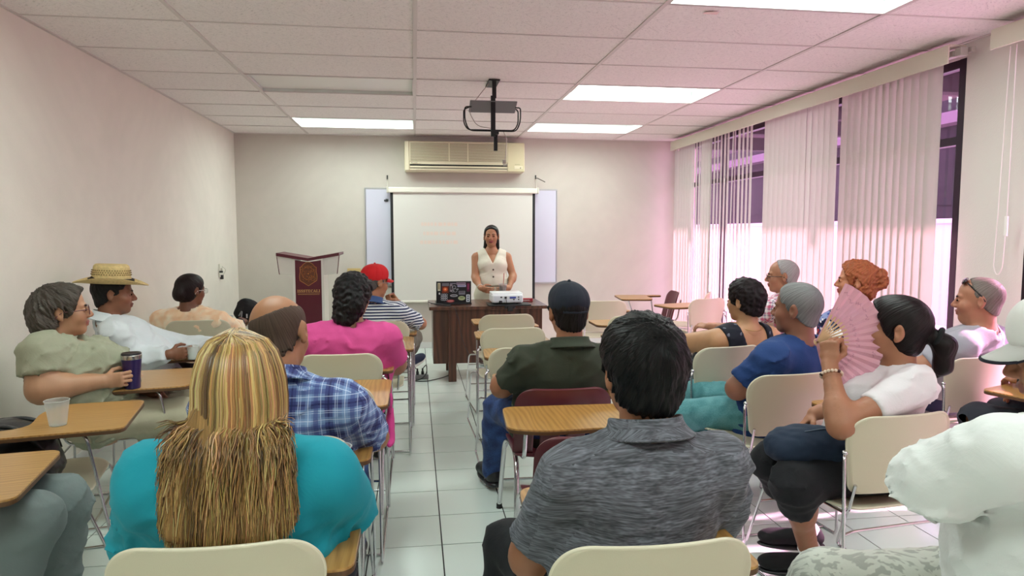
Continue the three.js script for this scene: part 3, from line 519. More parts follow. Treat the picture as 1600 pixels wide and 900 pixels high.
  const cb = mesh('laptop_cable', [tube([[0.12, DT + 0.03, -6.60], [0.20, DT + 0.006, -6.50], [0.30, DT + 0.004, -6.45], [0.36, DT - 0.004, -6.40], [0.40, 0.60, -6.395], [0.42, 0.45, -6.395], [0.46, 0.33, -6.39], [0.50, 0.26, -6.42]], 0.0035, 6, 0.03), tube([[0.15, DT + 0.012, -6.62], [0.24, DT + 0.008, -6.56], [0.33, DT + 0.005, -6.47]], 0.006, 6, 0.03), tube([[0.29, DT + 0.006, -6.47], [0.325, DT + 0.01, -6.445]], 0.007, 6, 0)], std('#3c3436', 0.6)); tag(cb, 'dark cable hanging from the laptop down the front of the desk', 'cable');
  // power strip on the floor
  const ps = thing('power_strip', 'grey power strip with black plugs lying on the floor left of the desk', 'power strip', [0.03, 0, -6.62], 0.1); mesh('housing', rbox(0.17, 0.045, 0.06, 0.008, 0, 0.0225, 0), std('#7d7c7c', 0.6), ps); for (const x of [-0.02, 0.03]) mesh('plug', [rbox(0.026, 0.035, 0.028, 0.006, x, 0.06, 0), rbox(0.016, 0.03, 0.018, 0.004, x, 0.09, 0)], std('#17161a', 0.5), ps);
  mesh('socket', [box(0.02, 0.002, 0.02, 0.06, 0.0455, 0), box(0.02, 0.002, 0.02, -0.06, 0.0455, 0)], std('#3a3a3a', 0.6), ps);
  const cc = mesh('floor_cable', [tube([[0.0, 0.10, -6.62], [-0.05, 0.16, -6.60], [-0.07, 0.10, -6.56], [-0.05, 0.006, -6.5], [0.10, 0.006, -6.48], [0.25, 0.006, -6.62], [0.33, 0.006, -6.75], [0.36, 0.10, -6.82]], 0.0045, 6, 0.05), tube([[0.06, 0.10, -6.62], [0.10, 0.15, -6.60], [0.10, 0.06, -6.56], [0.03, 0.006, -6.53], [-0.10, 0.006, -6.55], [-0.35, 0.006, -6.62], [-0.75, 0.006, -6.9]], 0.0045, 6, 0.05)], std('#1f1d1f', 0.6)); tag(cc, 'black cables looping out of the power strip over the tiles', 'cable');
}
// ---------------------------------------------------------------- window blinds
{
  const slatM = phys('#dedad2', 0.95, { transmission: 0.5, thickness: 0, bumpMap: bumpRep(fineGrain, 8, 8), bumpScale: 0.0003 }), valM = std('#ded6c6', 0.6), hw = std('#b9b2aa', 0.5);
  const H = 2.26, W = 0.089, sg = shell((u, v) => V(0.006 * (1 - u * u), v * H / 2, u * W / 2), 5, 1, 0.0012);
  const X = 3.165;
  const bl = thing('vertical_blind', 'long vertical blind with cream slats and valance along the far windows', 'window blind', [0, 0, 0], 0);
  mesh('valance', [rbox(0.012, 0.105, 4.42, 0.003, 3.10, 2.452, -5.93), rbox(0.11, 0.012, 4.42, 0.003, 3.16, 2.505, -5.93), rbox(0.10, 0.105, 0.012, 0.003, 3.155, 2.452, -8.14)], valM, bl); mesh('headrail', rbox(0.045, 0.035, 4.38, 0.004, X, 2.462, -5.93), hw, bl); mesh('end_bracket', [rbox(0.05, 0.05, 0.05, 0.006, X + 0.005, 2.465, -3.705), rbox(0.03, 0.03, 0.03, 0.004, X + 0.05, 2.475, -3.68)], hw, bl);
  reseed(11); let n = 0;
  const slat = (z, a, dz = 0, twist = 0) => { const s = mesh('slat', sg, slatM, bl, [X, 2.45 - H / 2 - 0.02, z]); s.rotation.y = rad(a) + (rnd() - 0.5) * 0.012; s.rotation.x = dz; s.rotation.z = (rnd() - 0.5) * 0.004; n++; };
  for (let z = -3.895; z > -4.81; z -= 0.072) slat(z, 14 + 8 * Math.sin(z * 9) + rnd() * 5);
  for (let z = -4.92; z > -6.0; z -= 0.0835) slat(z, z < -5.2 && z > -5.3 ? -6 : 3 + (rnd() - 0.5) * 4);
  for (let z = -6.22, k = 0; z > -7.12; z -= 0.081, k++) slat(z, -(11 + rnd() * 6) - (k > 3 && k < 6 ? 8 : 0), k === 5 ? 0.02 : k === 4 ? -0.016 : (rnd() - 0.5) * 0.004);
  for (let z = -7.17; z > -7.38; z -= 0.08) slat(z, 2);
  for (let z = -7.42; z > -7.62; z -= 0.078) slat(z, -12);
  for (let z = -7.66; z > -8.0; z -= 0.078) slat(z, 3 + rnd() * 2);
  slat(-8.11, 4);
  const b2 = thing('vertical_blind', 'cream blind at the nearer window, cut by the right picture edge, bead chain hanging', 'window blind');
  mesh('valance', [rbox(0.012, 0.105, 4.0, 0.003, 3.10, 2.452, -1.42), rbox(0.11, 0.012, 4.0, 0.003, 3.16, 2.505, -1.42)], valM, b2); mesh('headrail', rbox(0.045, 0.035, 3.9, 0.004, X, 2.462, -1.42), hw, b2);
  for (let z = -3.06; z < 0.5; z += 0.078) { if (z > -2.86 && z < -2.62) continue; const s = mesh('slat', sg, slatM, b2, [X, 2.45 - H / 2 - 0.02, z]); s.rotation.y = rad(4 + rnd() * 4); }
  mesh('bead_chain', tube([[3.2, 2.42, -3.36], [3.2, 1.5, -3.36], [3.2, 1.22, -3.37], [3.2, 1.17, -3.40], [3.2, 1.22, -3.43], [3.2, 1.5, -3.42], [3.2, 2.42, -3.40]], 0.0028, 6, 0.03), std('#efe9e2', 0.4), b2); mesh('chain_weight', rbox(0.012, 0.11, 0.02, 0.004, 3.2, 1.45, -3.36), std('#f3efe9', 0.4), b2);
}
// ---------------------------------------------------------------- figures: smooth distance fields meshed as one surface
class Field {
  constructor(lo, hi, h) {
    this.h = h; this.lo = lo.clone(); this.n = [0, 1, 2].map((i) => Math.ceil((hi.getComponent(i) - lo.getComponent(i)) / h) + 1);
    this.f = new Float32Array(this.n[0] * this.n[1] * this.n[2]).fill(0.06);
  }
  each(b, fn) {
    const { h, n, lo, f } = this, a = [0, 1, 2].map((i) => Math.max(0, Math.floor((b[i] - lo.getComponent(i)) / h))), e = [0, 1, 2].map((i) => Math.min(n[i] - 1, Math.ceil((b[i + 3] - lo.getComponent(i)) / h)));
    for (let k = a[2]; k <= e[2]; k++) for (let j = a[1]; j <= e[1]; j++) { let q = (k * n[1] + j) * n[0] + a[0]; for (let i = a[0]; i <= e[0]; i++, q++) f[q] = fn(f[q], lo.x + i * h, lo.y + j * h, lo.z + k * h); }
  }
  add(p, k = 0.02) { const m = 0.016 + k, b = p.b; this.each([b[0] - m, b[1] - m, b[2] - m, b[3] + m, b[4] + m, b[5] + m], (f, x, y, z) => { const d = p.d(x, y, z), t = k - Math.abs(f - d); return Math.min(f, d) - (t > 0 ? t * t / (4 * k) : 0); }); return this; }
  sub(p, k = 0.006) { const m = 0.016 + k, b = p.b; this.each([b[0] - m, b[1] - m, b[2] - m, b[3] + m, b[4] + m, b[5] + m], (f, x, y, z) => { const d = -p.d(x, y, z), t = k - Math.abs(f - d); return Math.max(f, d) + (t > 0 ? t * t / (4 * k) : 0); }); return this; }
  keep(fn, k = 0.004) { const { n, h, lo } = this; this.each([lo.x, lo.y, lo.z, lo.x + n[0] * h, lo.y + n[1] * h, lo.z + n[2] * h], (f, x, y, z) => { if (f > 0.04) return f; const d = fn(x, y, z), t = k - Math.abs(f - d); return Math.max(f, d) + (t > 0 ? t * t / (4 * k) : 0); }); return this; }
  warp(fn, band = 0.03) { const { n, h, lo } = this; this.each([lo.x, lo.y, lo.z, lo.x + n[0] * h, lo.y + n[1] * h, lo.z + n[2] * h], (f, x, y, z) => Math.abs(f) < band ? f + fn(x, y, z) : f); return this; }
  mesh() {   // surface nets
    const { n, f, h, lo } = this, [nx, ny, nz] = n, id = new Int32Array(nx * ny * nz).fill(-1), pos = [], nor = [], idx = [];
    const O = [0, 1, nx, nx + 1, nx * ny, nx * ny + 1, nx * ny + nx, nx * ny + nx + 1];
    const E = [[0, 1], [2, 3], [4, 5], [6, 7], [0, 2], [1, 3], [4, 6], [5, 7], [0, 4], [1, 5], [2, 6], [3, 7]], v = new Float32Array(8);
    for (let k = 0; k < nz - 1; k++) for (let j = 0; j < ny - 1; j++) for (let i = 0; i < nx - 1; i++) {
      const q = (k * ny + j) * nx + i; let m = 0; for (let c = 0; c < 8; c++) { v[c] = f[q + O[c]]; if (v[c] < 0) m |= 1 << c; }
      if (m === 0 || m === 255) continue;
      let x = 0, y = 0, z = 0, w = 0;
      for (const [a, b] of E) if ((v[a] < 0) !== (v[b] < 0)) { const t = v[a] / (v[a] - v[b]); x += (a & 1) + t * ((b & 1) - (a & 1)); y += (a >> 1 & 1) + t * ((b >> 1 & 1) - (a >> 1 & 1)); z += (a >> 2) + t * ((b >> 2) - (a >> 2)); w++; }
      x /= w; y /= w; z /= w; id[q] = pos.length / 3; pos.push(lo.x + (i + x) * h, lo.y + (j + y) * h, lo.z + (k + z) * h);
      const L = (a, b, t) => a + (b - a) * t;
      let gx = L(L(v[1] - v[0], v[3] - v[2], y), L(v[5] - v[4], v[7] - v[6], y), z), gy = L(L(v[2] - v[0], v[3] - v[1], x), L(v[6] - v[4], v[7] - v[5], x), z), gz = L(L(v[4] - v[0], v[5] - v[1], x), L(v[6] - v[2], v[7] - v[3], x), y);
      const l = Math.hypot(gx, gy, gz) || 1; nor.push(gx / l, gy / l, gz / l);
    }
    const quad = (a, b, c, d, s) => { if (a < 0 || b < 0 || c < 0 || d < 0) return; s ? idx.push(a, b, c, a, c, d) : idx.push(a, c, b, a, d, c); };
    for (let k = 1; k < nz - 1; k++) for (let j = 1; j < ny - 1; j++) for (let i = 1; i < nx - 1; i++) {
      const q = (k * ny + j) * nx + i, s = f[q] < 0;
      if (s !== (f[q + 1] < 0)) quad(id[q - nx - nx * ny], id[q - nx * ny], id[q], id[q - nx], s);
      if (s !== (f[q + nx] < 0)) quad(id[q - 1 - nx * ny], id[q - 1], id[q], id[q - nx * ny], s);
      if (s !== (f[q + nx * ny] < 0)) quad(id[q - 1 - nx], id[q - nx], id[q], id[q - 1], s);
    }
    const g = new THREE.BufferGeometry();
    g.setAttribute('position', new THREE.Float32BufferAttribute(pos, 3)); g.setAttribute('normal', new THREE.Float32BufferAttribute(nor, 3)); g.setIndex(idx); return g;
  }
}
// smooth normals over a surface-net mesh
const smoothN = (g) => { g.computeVertexNormals(); return g; };
const bbOf = (...cs) => { const b = [1e9, 1e9, 1e9, -1e9, -1e9, -1e9]; for (const [p, r] of cs) for (let i = 0; i < 3; i++) { const c = p.getComponent(i); b[i] = Math.min(b[i], c - r); b[i + 3] = Math.max(b[i + 3], c + r); } return b; };
function cone(a, b, ra, rb, cut) {   // round tapered limb; cut = true ends it flat at b
  const ax = a.x, ay = a.y, az = a.z, dx = b.x - ax, dy = b.y - ay, dz = b.z - az, L2 = dx * dx + dy * dy + dz * dz || 1e-9, L = Math.sqrt(L2);
  return { b: bbOf([a, ra], [b, rb]), d: (x, y, z) => { const px = x - ax, py = y - ay, pz = z - az; let t = (px * dx + py * dy + pz * dz) / L2; const raw = t; t = t < 0 ? 0 : t > 1 ? 1 : t; const d = Math.hypot(px - t * dx, py - t * dy, pz - t * dz) - (ra + (rb - ra) * t); return cut ? Math.max(d, (raw - 1) * L) : d; } };
}
function ecap(a, b, wa, da, wb, db, side) {   // tapered limb with elliptic section: half width w along side, half depth d
  const ax = a.x, ay = a.y, az = a.z, dx = b.x - ax, dy = b.y - ay, dz = b.z - az, iL = 1 / (dx * dx + dy * dy + dz * dz || 1e-9), sx = side.x, sy = side.y, sz = side.z;
  return { b: bbOf([a, Math.max(wa, da)], [b, Math.max(wb, db)]), d: (x, y, z) => { const px = x - ax, py = y - ay, pz = z - az; let t = (px * dx + py * dy + pz * dz) * iL; t = t < 0 ? 0 : t > 1 ? 1 : t; const ox = px - t * dx, oy = py - t * dy, oz = pz - t * dz, s = ox * sx + oy * sy + oz * sz, o2 = ox * ox + oy * oy + oz * oz, r2 = Math.max(0, o2 - s * s), w = wa + (wb - wa) * t, d = da + (db - da) * t, k = Math.sqrt(s * s / (w * w) + r2 / (d * d)); return k < 1e-4 ? -Math.min(w, d) : Math.sqrt(o2) * (1 - 1 / k); } };
}
function ell(c, r, B) {   // ellipsoid, B = [X, Y, Z] axes
  const R = Math.max(...r), M = Math.min(...r), [a0, b0, c0] = r, a2 = 1 / (a0 * a0), b2 = 1 / (b0 * b0), c2 = 1 / (c0 * c0), a4 = a2 * a2, b4 = b2 * b2, c4 = c2 * c2, cx = c.x, cy = c.y, cz = c.z;
  const [X, Y, Z] = B ?? [V(1, 0, 0), V(0, 1, 0), V(0, 0, 1)], Xx = X.x, Xy = X.y, Xz = X.z, Yx = Y.x, Yy = Y.y, Yz = Y.z, Zx = Z.x, Zy = Z.y, Zz = Z.z;
  const e = (f) => Math.sqrt((X[f] * a0) ** 2 + (Y[f] * b0) ** 2 + (Z[f] * c0) ** 2), ex = e('x'), ey = e('y'), ez = e('z');
  return { b: [cx - ex, cy - ey, cz - ez, cx + ex, cy + ey, cz + ez], d: (x, y, z) => { x -= cx; y -= cy; z -= cz; let u = x * Xx + y * Xy + z * Xz, v = x * Yx + y * Yy + z * Yz, w = x * Zx + y * Zy + z * Zz; u *= u; v *= v; w *= w; const k0 = Math.sqrt(u * a2 + v * b2 + w * c2), k1 = Math.sqrt(u * a4 + v * b4 + w * c4); return k1 < 1e-6 ? -M : k0 * (k0 - 1) / k1; } };
}
function frameOf(o, yaw, pitch = 0, roll = 0) {   // yaw 0 faces -z, positive to +x; pitch up positive; roll leans the crown to the figure's right
  const f = V(Math.sin(yaw) * Math.cos(pitch), Math.sin(pitch), -Math.cos(yaw) * Math.cos(pitch)), r0 = V(Math.cos(yaw), 0, Math.sin(yaw)), u0 = r0.clone().cross(f);
  const r = r0.clone().multiplyScalar(Math.cos(roll)).addScaledVector(u0, -Math.sin(roll)), u = u0.clone().multiplyScalar(Math.cos(roll)).addScaledVector(r0, Math.sin(roll));
  return { o, f, r, u, B: [r, u, f], at: (x, y, z) => o.clone().addScaledVector(r, x).addScaledVector(u, y).addScaledVector(f, z), loc: (x, y, z) => { const p = V(x, y, z).sub(o); return V(p.dot(r), p.dot(u), p.dot(f)); } };
}
function tint(g, fn) { const p = g.attributes.position, c = new Float32Array(p.count * 3); for (let i = 0; i < p.count; i++) { const q = fn(p.getX(i), p.getY(i), p.getZ(i)); c[i * 3] = q[0]; c[i * 3 + 1] = q[1]; c[i * 3 + 2] = q[2]; } g.setAttribute('color', new THREE.BufferAttribute(c, 3)); return g; }
const lin = (hex) => { const c = new THREE.Color(hex); return [c.r, c.g, c.b]; };
const mixc = (a, b, t) => [0, 1, 2].map((i) => a[i] + (b[i] - a[i]) * t);
// textures for cloth, hair and skin
const clothBump = dataTex(256, 256, (u, v, i, j) => 0.5 + 0.22 * (((i >> 1) + (j >> 1)) & 1 ? 1 : -1) + 0.4 * tnoise(u, v, 30, 30), { linear: true, repeat: [5, 5] });
const hairStreak = dataTex(512, 128, (u, v) => { const s = 0.5 + 0.75 * tnoise(u, v, 90, 2.2) + 0.45 * tnoise(u, v, 200, 4, 3); const g = clamp(0.35 + 0.65 * s, 0.05, 1.25); const q = 0.62 + 0.34 * g; return [q, q, q]; }, { repeat: [2, 1] });
const hairBump = dataTex(512, 128, (u, v) => 0.5 + 0.6 * tnoise(u, v, 90, 2.2) + 0.4 * tnoise(u, v, 200, 4, 3), { linear: true, repeat: [2, 1] });
const skinBump = bumpRep(fineGrain, 10, 10);
const SK = { skin: phys('#ffffff', 0.52, { vertexColors: true, clearcoat: 0.06, clearcoatRoughness: 0.5, bumpMap: skinBump, bumpScale: 0.0004, sheen: 0.15 }), eye: phys('#ffffff', 0.15, { vertexColors: true, clearcoat: 0.6 }), gold: std('#b08d57', 0.3, { metalness: 0.8 }), dark: std('#17151a', 0.35), lens: phys('#eef2f2', 0.05, { transmission: 0.92, thickness: 0, ior: 1.1 }) };
const cloth = (color, o = {}) => phys(color, 0.88, { bumpMap: clothBump, bumpScale: 0.0005, sheen: 0.25, sheenRoughness: 0.6, sheenColor: new THREE.Color(color).lerp(new THREE.Color('#ffffff'), 0.3), ...o });
const hairMat = (color, rough = 0.45) => phys(color, rough + 0.06, { map: hairStreak, bumpMap: hairBump, bumpScale: 0.002, anisotropy: 0.5, specularIntensity: 0.45 });

function ik(S, W, l1, l2, hint) {   // elbow or knee between S and W, bent towards hint
  const D = W.clone().sub(S); let d = D.length(); const n = D.clone().normalize();
  if (d > (l1 + l2) * 0.995) { l1 *= d / ((l1 + l2) * 0.995); l2 *= d / ((l1 + l2) * 0.995); const k = 0; }
  const a = (l1 * l1 - l2 * l2 + d * d) / (2 * d), hh = Math.sqrt(Math.max(0, l1 * l1 - a * a)), b = hint.clone().addScaledVector(n, -hint.dot(n)).normalize();
  return S.clone().addScaledVector(n, a).addScaledVector(b, hh);
}
// one hand: fingers along f, palm facing p, thumb on side t
function handPrims(W, f, p, sideSign, pose, s = 1) {
  f = f.clone().normalize(); p = p.clone().addScaledVector(f, -p.dot(f)).normalize(); const t = f.clone().cross(p).multiplyScalar(sideSign).normalize();   // towards the thumb
  const at = (a, b, c) => W.clone().addScaledVector(f, a * s).addScaledVector(t, b * s).addScaledVector(p, c * s), out = [];
  out.push([ecap(at(0.004, 0, 0), at(0.035, 0.0, 0.002), 0.026 * s, 0.018 * s, 0.036 * s, 0.0165 * s, t), 0.012], [ecap(at(0.035, 0, 0.002), at(0.082, 0.002, 0.0), 0.037 * s, 0.0155 * s, 0.039 * s, 0.0115 * s, t), 0.012]);
  const P = { relax: [[20, 28, 18], [24, 32, 20], [28, 36, 22], [32, 38, 24]], grip: [[38, 48, 30], [42, 52, 32], [46, 54, 34], [50, 56, 34]], cup: [[30, 34, 22], [32, 36, 24], [34, 38, 24], [36, 40, 26]], fist: [[68, 88, 50], [70, 92, 52], [72, 92, 52], [74, 92, 52]], flat: [[8, 10, 6], [8, 12, 8], [10, 14, 8], [12, 16, 10]] }[pose];
  const LEN = [[0.043, 0.026, 0.021], [0.048, 0.030, 0.022], [0.045, 0.028, 0.022], [0.036, 0.021, 0.019]], X = [0.029, 0.0095, -0.010, -0.028], R = [0.0092, 0.0095, 0.009, 0.0078], SPL = [0.10, 0.03, -0.04, -0.12];
  for (let i = 0; i < 4; i++) {
    let q = at(0.084 - (i === 3 ? 0.008 : i === 0 ? 0.002 : 0), X[i], -0.001), a = 0; let dir = f.clone().addScaledVector(t, SPL[i] * (pose === 'fist' ? 0.3 : 1)).normalize();
    for (let k = 0; k < 3; k++) { a += rad(P[i][k]); const v = dir.clone().multiplyScalar(Math.cos(a)).addScaledVector(p, Math.sin(a)), e = q.clone().addScaledVector(v, LEN[i][k] * s); out.push([cone(q, e, R[i] * s * (1 - 0.07 * k), R[i] * s * (0.95 - 0.09 * k)), k ? 0.003 : 0.006]); q = e; }
  }
  const th = { relax: [[0.45, 0.85, 0.35], [0.85, 0.35, 0.40], [0.95, 0.05, 0.35]], grip: [[0.42, 0.62, 0.70], [0.70, 0.12, 0.80], [0.72, -0.25, 0.72]], cup: [[0.5, 0.65, 0.62], [0.82, 0.05, 0.62], [0.9, -0.1, 0.5]], fist: [[0.55, 0.45, 0.72], [0.75, -0.25, 0.68], [0.55, -0.72, 0.5]], flat: [[0.6, 0.85, 0.15], [0.9, 0.35, 0.15], [1, 0.1, 0.1]] }[pose];
  let q = at(0.022, 0.022, 0.008); const TL = [0.040, 0.033, 0.026], TR = [0.0135, 0.0108, 0.0098];
  th.forEach((v, k) => { const d = f.clone().multiplyScalar(v[0]).addScaledVector(t, v[1]).addScaledVector(p, v[2]).normalize(), e = q.clone().addScaledVector(d, TL[k] * s); out.push([cone(q, e, TR[k] * s, (TR[k + 1] ?? 0.008) * s), k ? 0.004 : 0.010]); q = e; });
  return out;
}
// head surface in its own frame H (origin at eye level between the ears), size s
function headPrims(H, s, o) {
  const at = (x, y, z) => H.at(x * s, y * s, z * s), B = H.B, c = (a, b, ra, rb) => cone(at(...a), at(...b), ra * s, rb * s), e = (p, r) => ell(at(...p), r.map((q) => q * s), B);
  const fat = o.fat ?? 0, jaw = o.jaw ?? 0, nose = o.nose ?? 1;
  const add = [
    [e([0, 0.030, -0.014], [0.076, 0.087, 0.097]), 0.02], [e([0, 0.045, 0.030], [0.062, 0.058, 0.055]), 0.02],
    [e([0, -0.030, 0.030], [0.060 + 0.006 * fat, 0.070, 0.062]), 0.025], [e([0, -0.070, 0.030], [0.050 + 0.012 * fat + 0.006 * jaw, 0.040, 0.048]), 0.025], [e([0, -0.092, 0.062 + 0.004 * jaw], [0.026, 0.020, 0.022]), 0.02],
    [e([0.038, -0.028, 0.058], [0.026 + 0.006 * fat, 0.028, 0.024 + 0.006 * fat]), 0.02], [e([-0.038, -0.028, 0.058], [0.026 + 0.006 * fat, 0.028, 0.024 + 0.006 * fat]), 0.02],
    [c([-0.040, 0.022, 0.074], [-0.008, 0.020, 0.083], 0.011, 0.011), 0.012], [c([0.040, 0.022, 0.074], [0.008, 0.020, 0.083], 0.011, 0.011), 0.012],
  ];
  if (fat > 0.4) add.push([e([0, -0.108, 0.020], [0.052, 0.028, 0.045]), 0.03]);
  const sub = [[e([0.031, 0.000, 0.098], [0.017, 0.012, 0.018]), 0.012], [e([-0.031, 0.000, 0.098], [0.017, 0.012, 0.018]), 0.012], [c([-0.019, -0.0625, 0.101], [0.019, -0.0625, 0.101], 0.0022, 0.0022), 0.003]];
  const post = [
    [c([0, 0.012, 0.086], [0, -0.026, 0.108 * (0.94 + 0.06 * nose)], 0.0085, 0.0125 * nose), 0.010], [e([0.0125, -0.031, 0.097], [0.0105, 0.009, 0.012]), 0.006], [e([-0.0125, -0.031, 0.097], [0.0105, 0.009, 0.012]), 0.006],
    [c([-0.016, -0.056, 0.091], [0.016, -0.056, 0.091], 0.0062, 0.0062), 0.005], [e([0, -0.056, 0.0945], [0.014, 0.006, 0.006]), 0.005], [c([-0.014, -0.0685, 0.089], [0.014, -0.0685, 0.089], 0.0072, 0.0072), 0.005],
    [e([0.031, 0.001, 0.0795], [0.0155, 0.0105, 0.0125]), 0.003], [e([-0.031, 0.001, 0.0795], [0.0155, 0.0105, 0.0125]), 0.003],
  ];
  const ears = [];
  for (const m of [1, -1]) {
    const X = H.r.clone().multiplyScalar(m).addScaledVector(H.f, -0.45).normalize(), Zv = X.clone().cross(H.u).normalize(), EB = [X, H.u, Zv];
    ears.push([ell(at(m * 0.080, 0.000, -0.014), [0.0085 * s, 0.032 * s, 0.019 * s], EB), 0.008], [ell(at(m * 0.076, -0.026, -0.008), [0.009 * s, 0.011 * s, 0.009 * s], EB), 0.006]);
  }
  const earCut = [1, -1].map((m) => [ell(at(m * 0.090, 0.002, -0.008), [0.008 * s, 0.018 * s, 0.009 * s], B), 0.005]);
  return { add, sub, post, ears, earCut };
}
const hairKeep = {   // where hair grows, in head units: negative inside
  short: (x, y, z) => Math.max(z - (0.045 + 0.42 * (y - 0.02)), (0.80 * (z - 0.012) - y - 0.004) / 1.28, z > -0.03 && y < 0.03 && Math.abs(x) > 0.05 ? z - 0.030 : -1),
  full: (x, y, z) => Math.max(z - (0.050 + 0.48 * (y - 0.02)), (0.62 * (z - 0.0) - y - 0.030) / 1.18),
  recede: (x, y, z) => Math.max(z - (0.012 + 0.30 * (y - 0.02)), (0.80 * (z - 0.012) - y - 0.004) / 1.28),
  all: (x, y, z) => z - (0.050 + 0.46 * (y - 0.02)),
};
// ---------------------------------------------------------------- one person: skin, clothes, hair
const W3 = (a) => V(...a);
function relax(g, it = 1, lam = 0.5) {   // even out the mesh, then smooth normals
  const p = g.attributes.position.array, ix = g.index.array, n = p.length / 3;
  for (let k = 0; k < it; k++) {
    const s = new Float32Array(n * 3), c = new Float32Array(n);
    for (let i = 0; i < ix.length; i += 3) for (let e = 0; e < 3; e++) { const a = ix[i + e], b = ix[i + (e + 1) % 3]; for (let q = 0; q < 3; q++) { s[a * 3 + q] += p[b * 3 + q]; s[b * 3 + q] += p[a * 3 + q]; } c[a]++; c[b]++; }
    for (let i = 0; i < n; i++) if (c[i]) for (let q = 0; q < 3; q++) p[i * 3 + q] += lam * (s[i * 3 + q] / c[i] - p[i * 3 + q]);
  }
  g.computeVertexNormals(); return g;
}
function fieldMesh(prims, h, after, it = 2, pad = 0.03) {
  const b = [1e9, 1e9, 1e9, -1e9, -1e9, -1e9]; for (const [p] of prims) for (let i = 0; i < 3; i++) { b[i] = Math.min(b[i], p.b[i] - pad); b[i + 3] = Math.max(b[i + 3], p.b[i + 3] + pad); }
  const F = new Field(V(b[0], b[1], b[2]), V(b[3], b[4], b[5]), h);
  for (const [p, k] of prims) F.add(p, k); if (after) after(F);
  return relax(F.mesh(), it);
}
function bodyUV(g, yaw) { g.rotateY(yaw); g = boxUV(g); return g.rotateY(-yaw); }
const grow = (c) => c;
function person(o) {
  const yaw = rad(o.yaw ?? 0), syaw = rad(o.syaw ?? o.yaw ?? 0), seatY = o.seatY ?? 0.44, origin = V(o.at[0], 0, o.at[1]);
  const F0 = frameOf(origin, yaw), FS = frameOf(origin, syaw), b = { sh: 0.185, chest: [0.165, 0.115], belly: [0.155, 0.12], hip: [0.175, 0.125], arm: 1, leg: 1, neck: 1, ...o.build };
  const hs = o.hs ?? 1, H = frameOf(W3(o.head), rad(o.hy ?? o.yaw ?? 0), rad(o.hp ?? 0), rad(o.hr ?? 0));
  const t = thing('person', o.label, 'person', [origin.x, 0, origin.z]);
  const off = (g) => g.translate(-origin.x, 0, -origin.z);
  const up = V(0, 1, 0), hp = o.stand ? (o.hipY ?? 0.80) : seatY + 0.085;
  const P = o.pelvis ? W3(o.pelvis) : F0.at(0, hp, o.stand ? 0 : -0.02), neckLow = H.at(0, -0.125 * hs, -0.03 * hs).add(V(0, -0.018, 0)).addScaledVector(FS.f, -0.012);
  const N = neckLow, ax = N.clone().sub(P).normalize(), fw = FS.f.clone().addScaledVector(ax, -FS.f.dot(ax)).normalize(), sd = FS.r.clone();
  const sideMid = F0.r.clone().add(FS.r).normalize();
  const Bc = P.clone().lerp(N, 0.30).addScaledVector(fw, 0.02 + (b.bellyF ?? 0)), C = P.clone().lerp(N, 0.66).addScaledVector(fw, 0.012), T = N.clone().addScaledVector(ax, -0.07);
  const S = {}; for (const [k, m] of [['L', -1], ['R', 1]]) S[k] = o['S' + k] ? W3(o['S' + k]) : N.clone().addScaledVector(ax, -0.085 + (o.shrug ?? 0)).addScaledVector(sd, m * b.sh).addScaledVector(fw, -0.005);
  const arms = {};
  for (const [k, m] of [['L', -1], ['R', 1]]) {
    const a = { hand: 'relax', ...(o['arm' + k] ?? {}) }, W = a.W ? W3(a.W) : F0.at(m * 0.13, seatY + 0.19, 0.27), hint = FS.r.clone().multiplyScalar(m * 0.5).add(V(0, -1, 0)).addScaledVector(FS.f, -0.4);
    const E = a.E ? W3(a.E) : ik(S[k], W, 0.285 * (b.len ?? 1), 0.245 * (b.len ?? 1), hint);
    const fd = a.f ? W3(a.f).normalize() : W.clone().sub(E).normalize(), pd = a.p ? W3(a.p) : V(0, -1, 0).addScaledVector(FS.r, -m * 0.35);
    arms[k] = { ...a, m, W, E, fd, pd };
  }
  const legs = {};
  for (const [k, m] of [['L', -1], ['R', 1]]) {
    const l = o['leg' + k] ?? {}, hip = P.clone().addScaledVector(F0.r, m * 0.092).add(V(0, -0.015, 0)), K = l.K ? W3(l.K) : o.stand ? F0.at(m * 0.09, 0.44, 0.02) : F0.at(m * 0.125, seatY + 0.065, 0.43), A = l.A ? W3(l.A) : o.stand ? F0.at(m * 0.085, 0.09, -0.02) : F0.at(m * 0.13, 0.09, 0.40);
    const toe = l.T ? W3(l.T).normalize() : F0.f.clone(); legs[k] = { hip, K, A, toe, m };
  }
  const shr = 0.006;
  const torso = (c, kk = 0.05) => [
    [ecap(P.clone().addScaledVector(ax, -0.02), Bc, b.hip[0] + c, b.hip[1] + c, b.belly[0] + c, b.belly[1] + c, sideMid), kk], [ecap(Bc, C, b.belly[0] + c, b.belly[1] + c, b.chest[0] + c, b.chest[1] + c, sd), kk],
    [ecap(C, T, b.chest[0] + c, b.chest[1] + c, b.sh * 0.58 + c, 0.068 + c, sd), kk],
    ...[-1, 1].map((m) => [cone(N.clone().addScaledVector(ax, -0.025), (m < 0 ? S.L : S.R), 0.050 + c, 0.050 * b.arm + c), 0.04]),
    ...(b.bust ? [-1, 1].map((m) => [ell(C.clone().addScaledVector(fw, b.chest[1] * 0.75).addScaledVector(sd, m * 0.075).addScaledVector(ax, b.bustUp ?? -0.01), [0.075 * b.bust + c, 0.075 * b.bust + c, 0.062 * b.bust + c]), 0.04]) : []),
    ...(b.back ? [-1, 1].map((m) => [ell(C.clone().addScaledVector(fw, -b.chest[1] * 0.45).addScaledVector(sd, m * 0.085).addScaledVector(ax, 0.03), [0.075 + c, 0.09 + c, 0.06 + c]), 0.05]) : []),
  ];
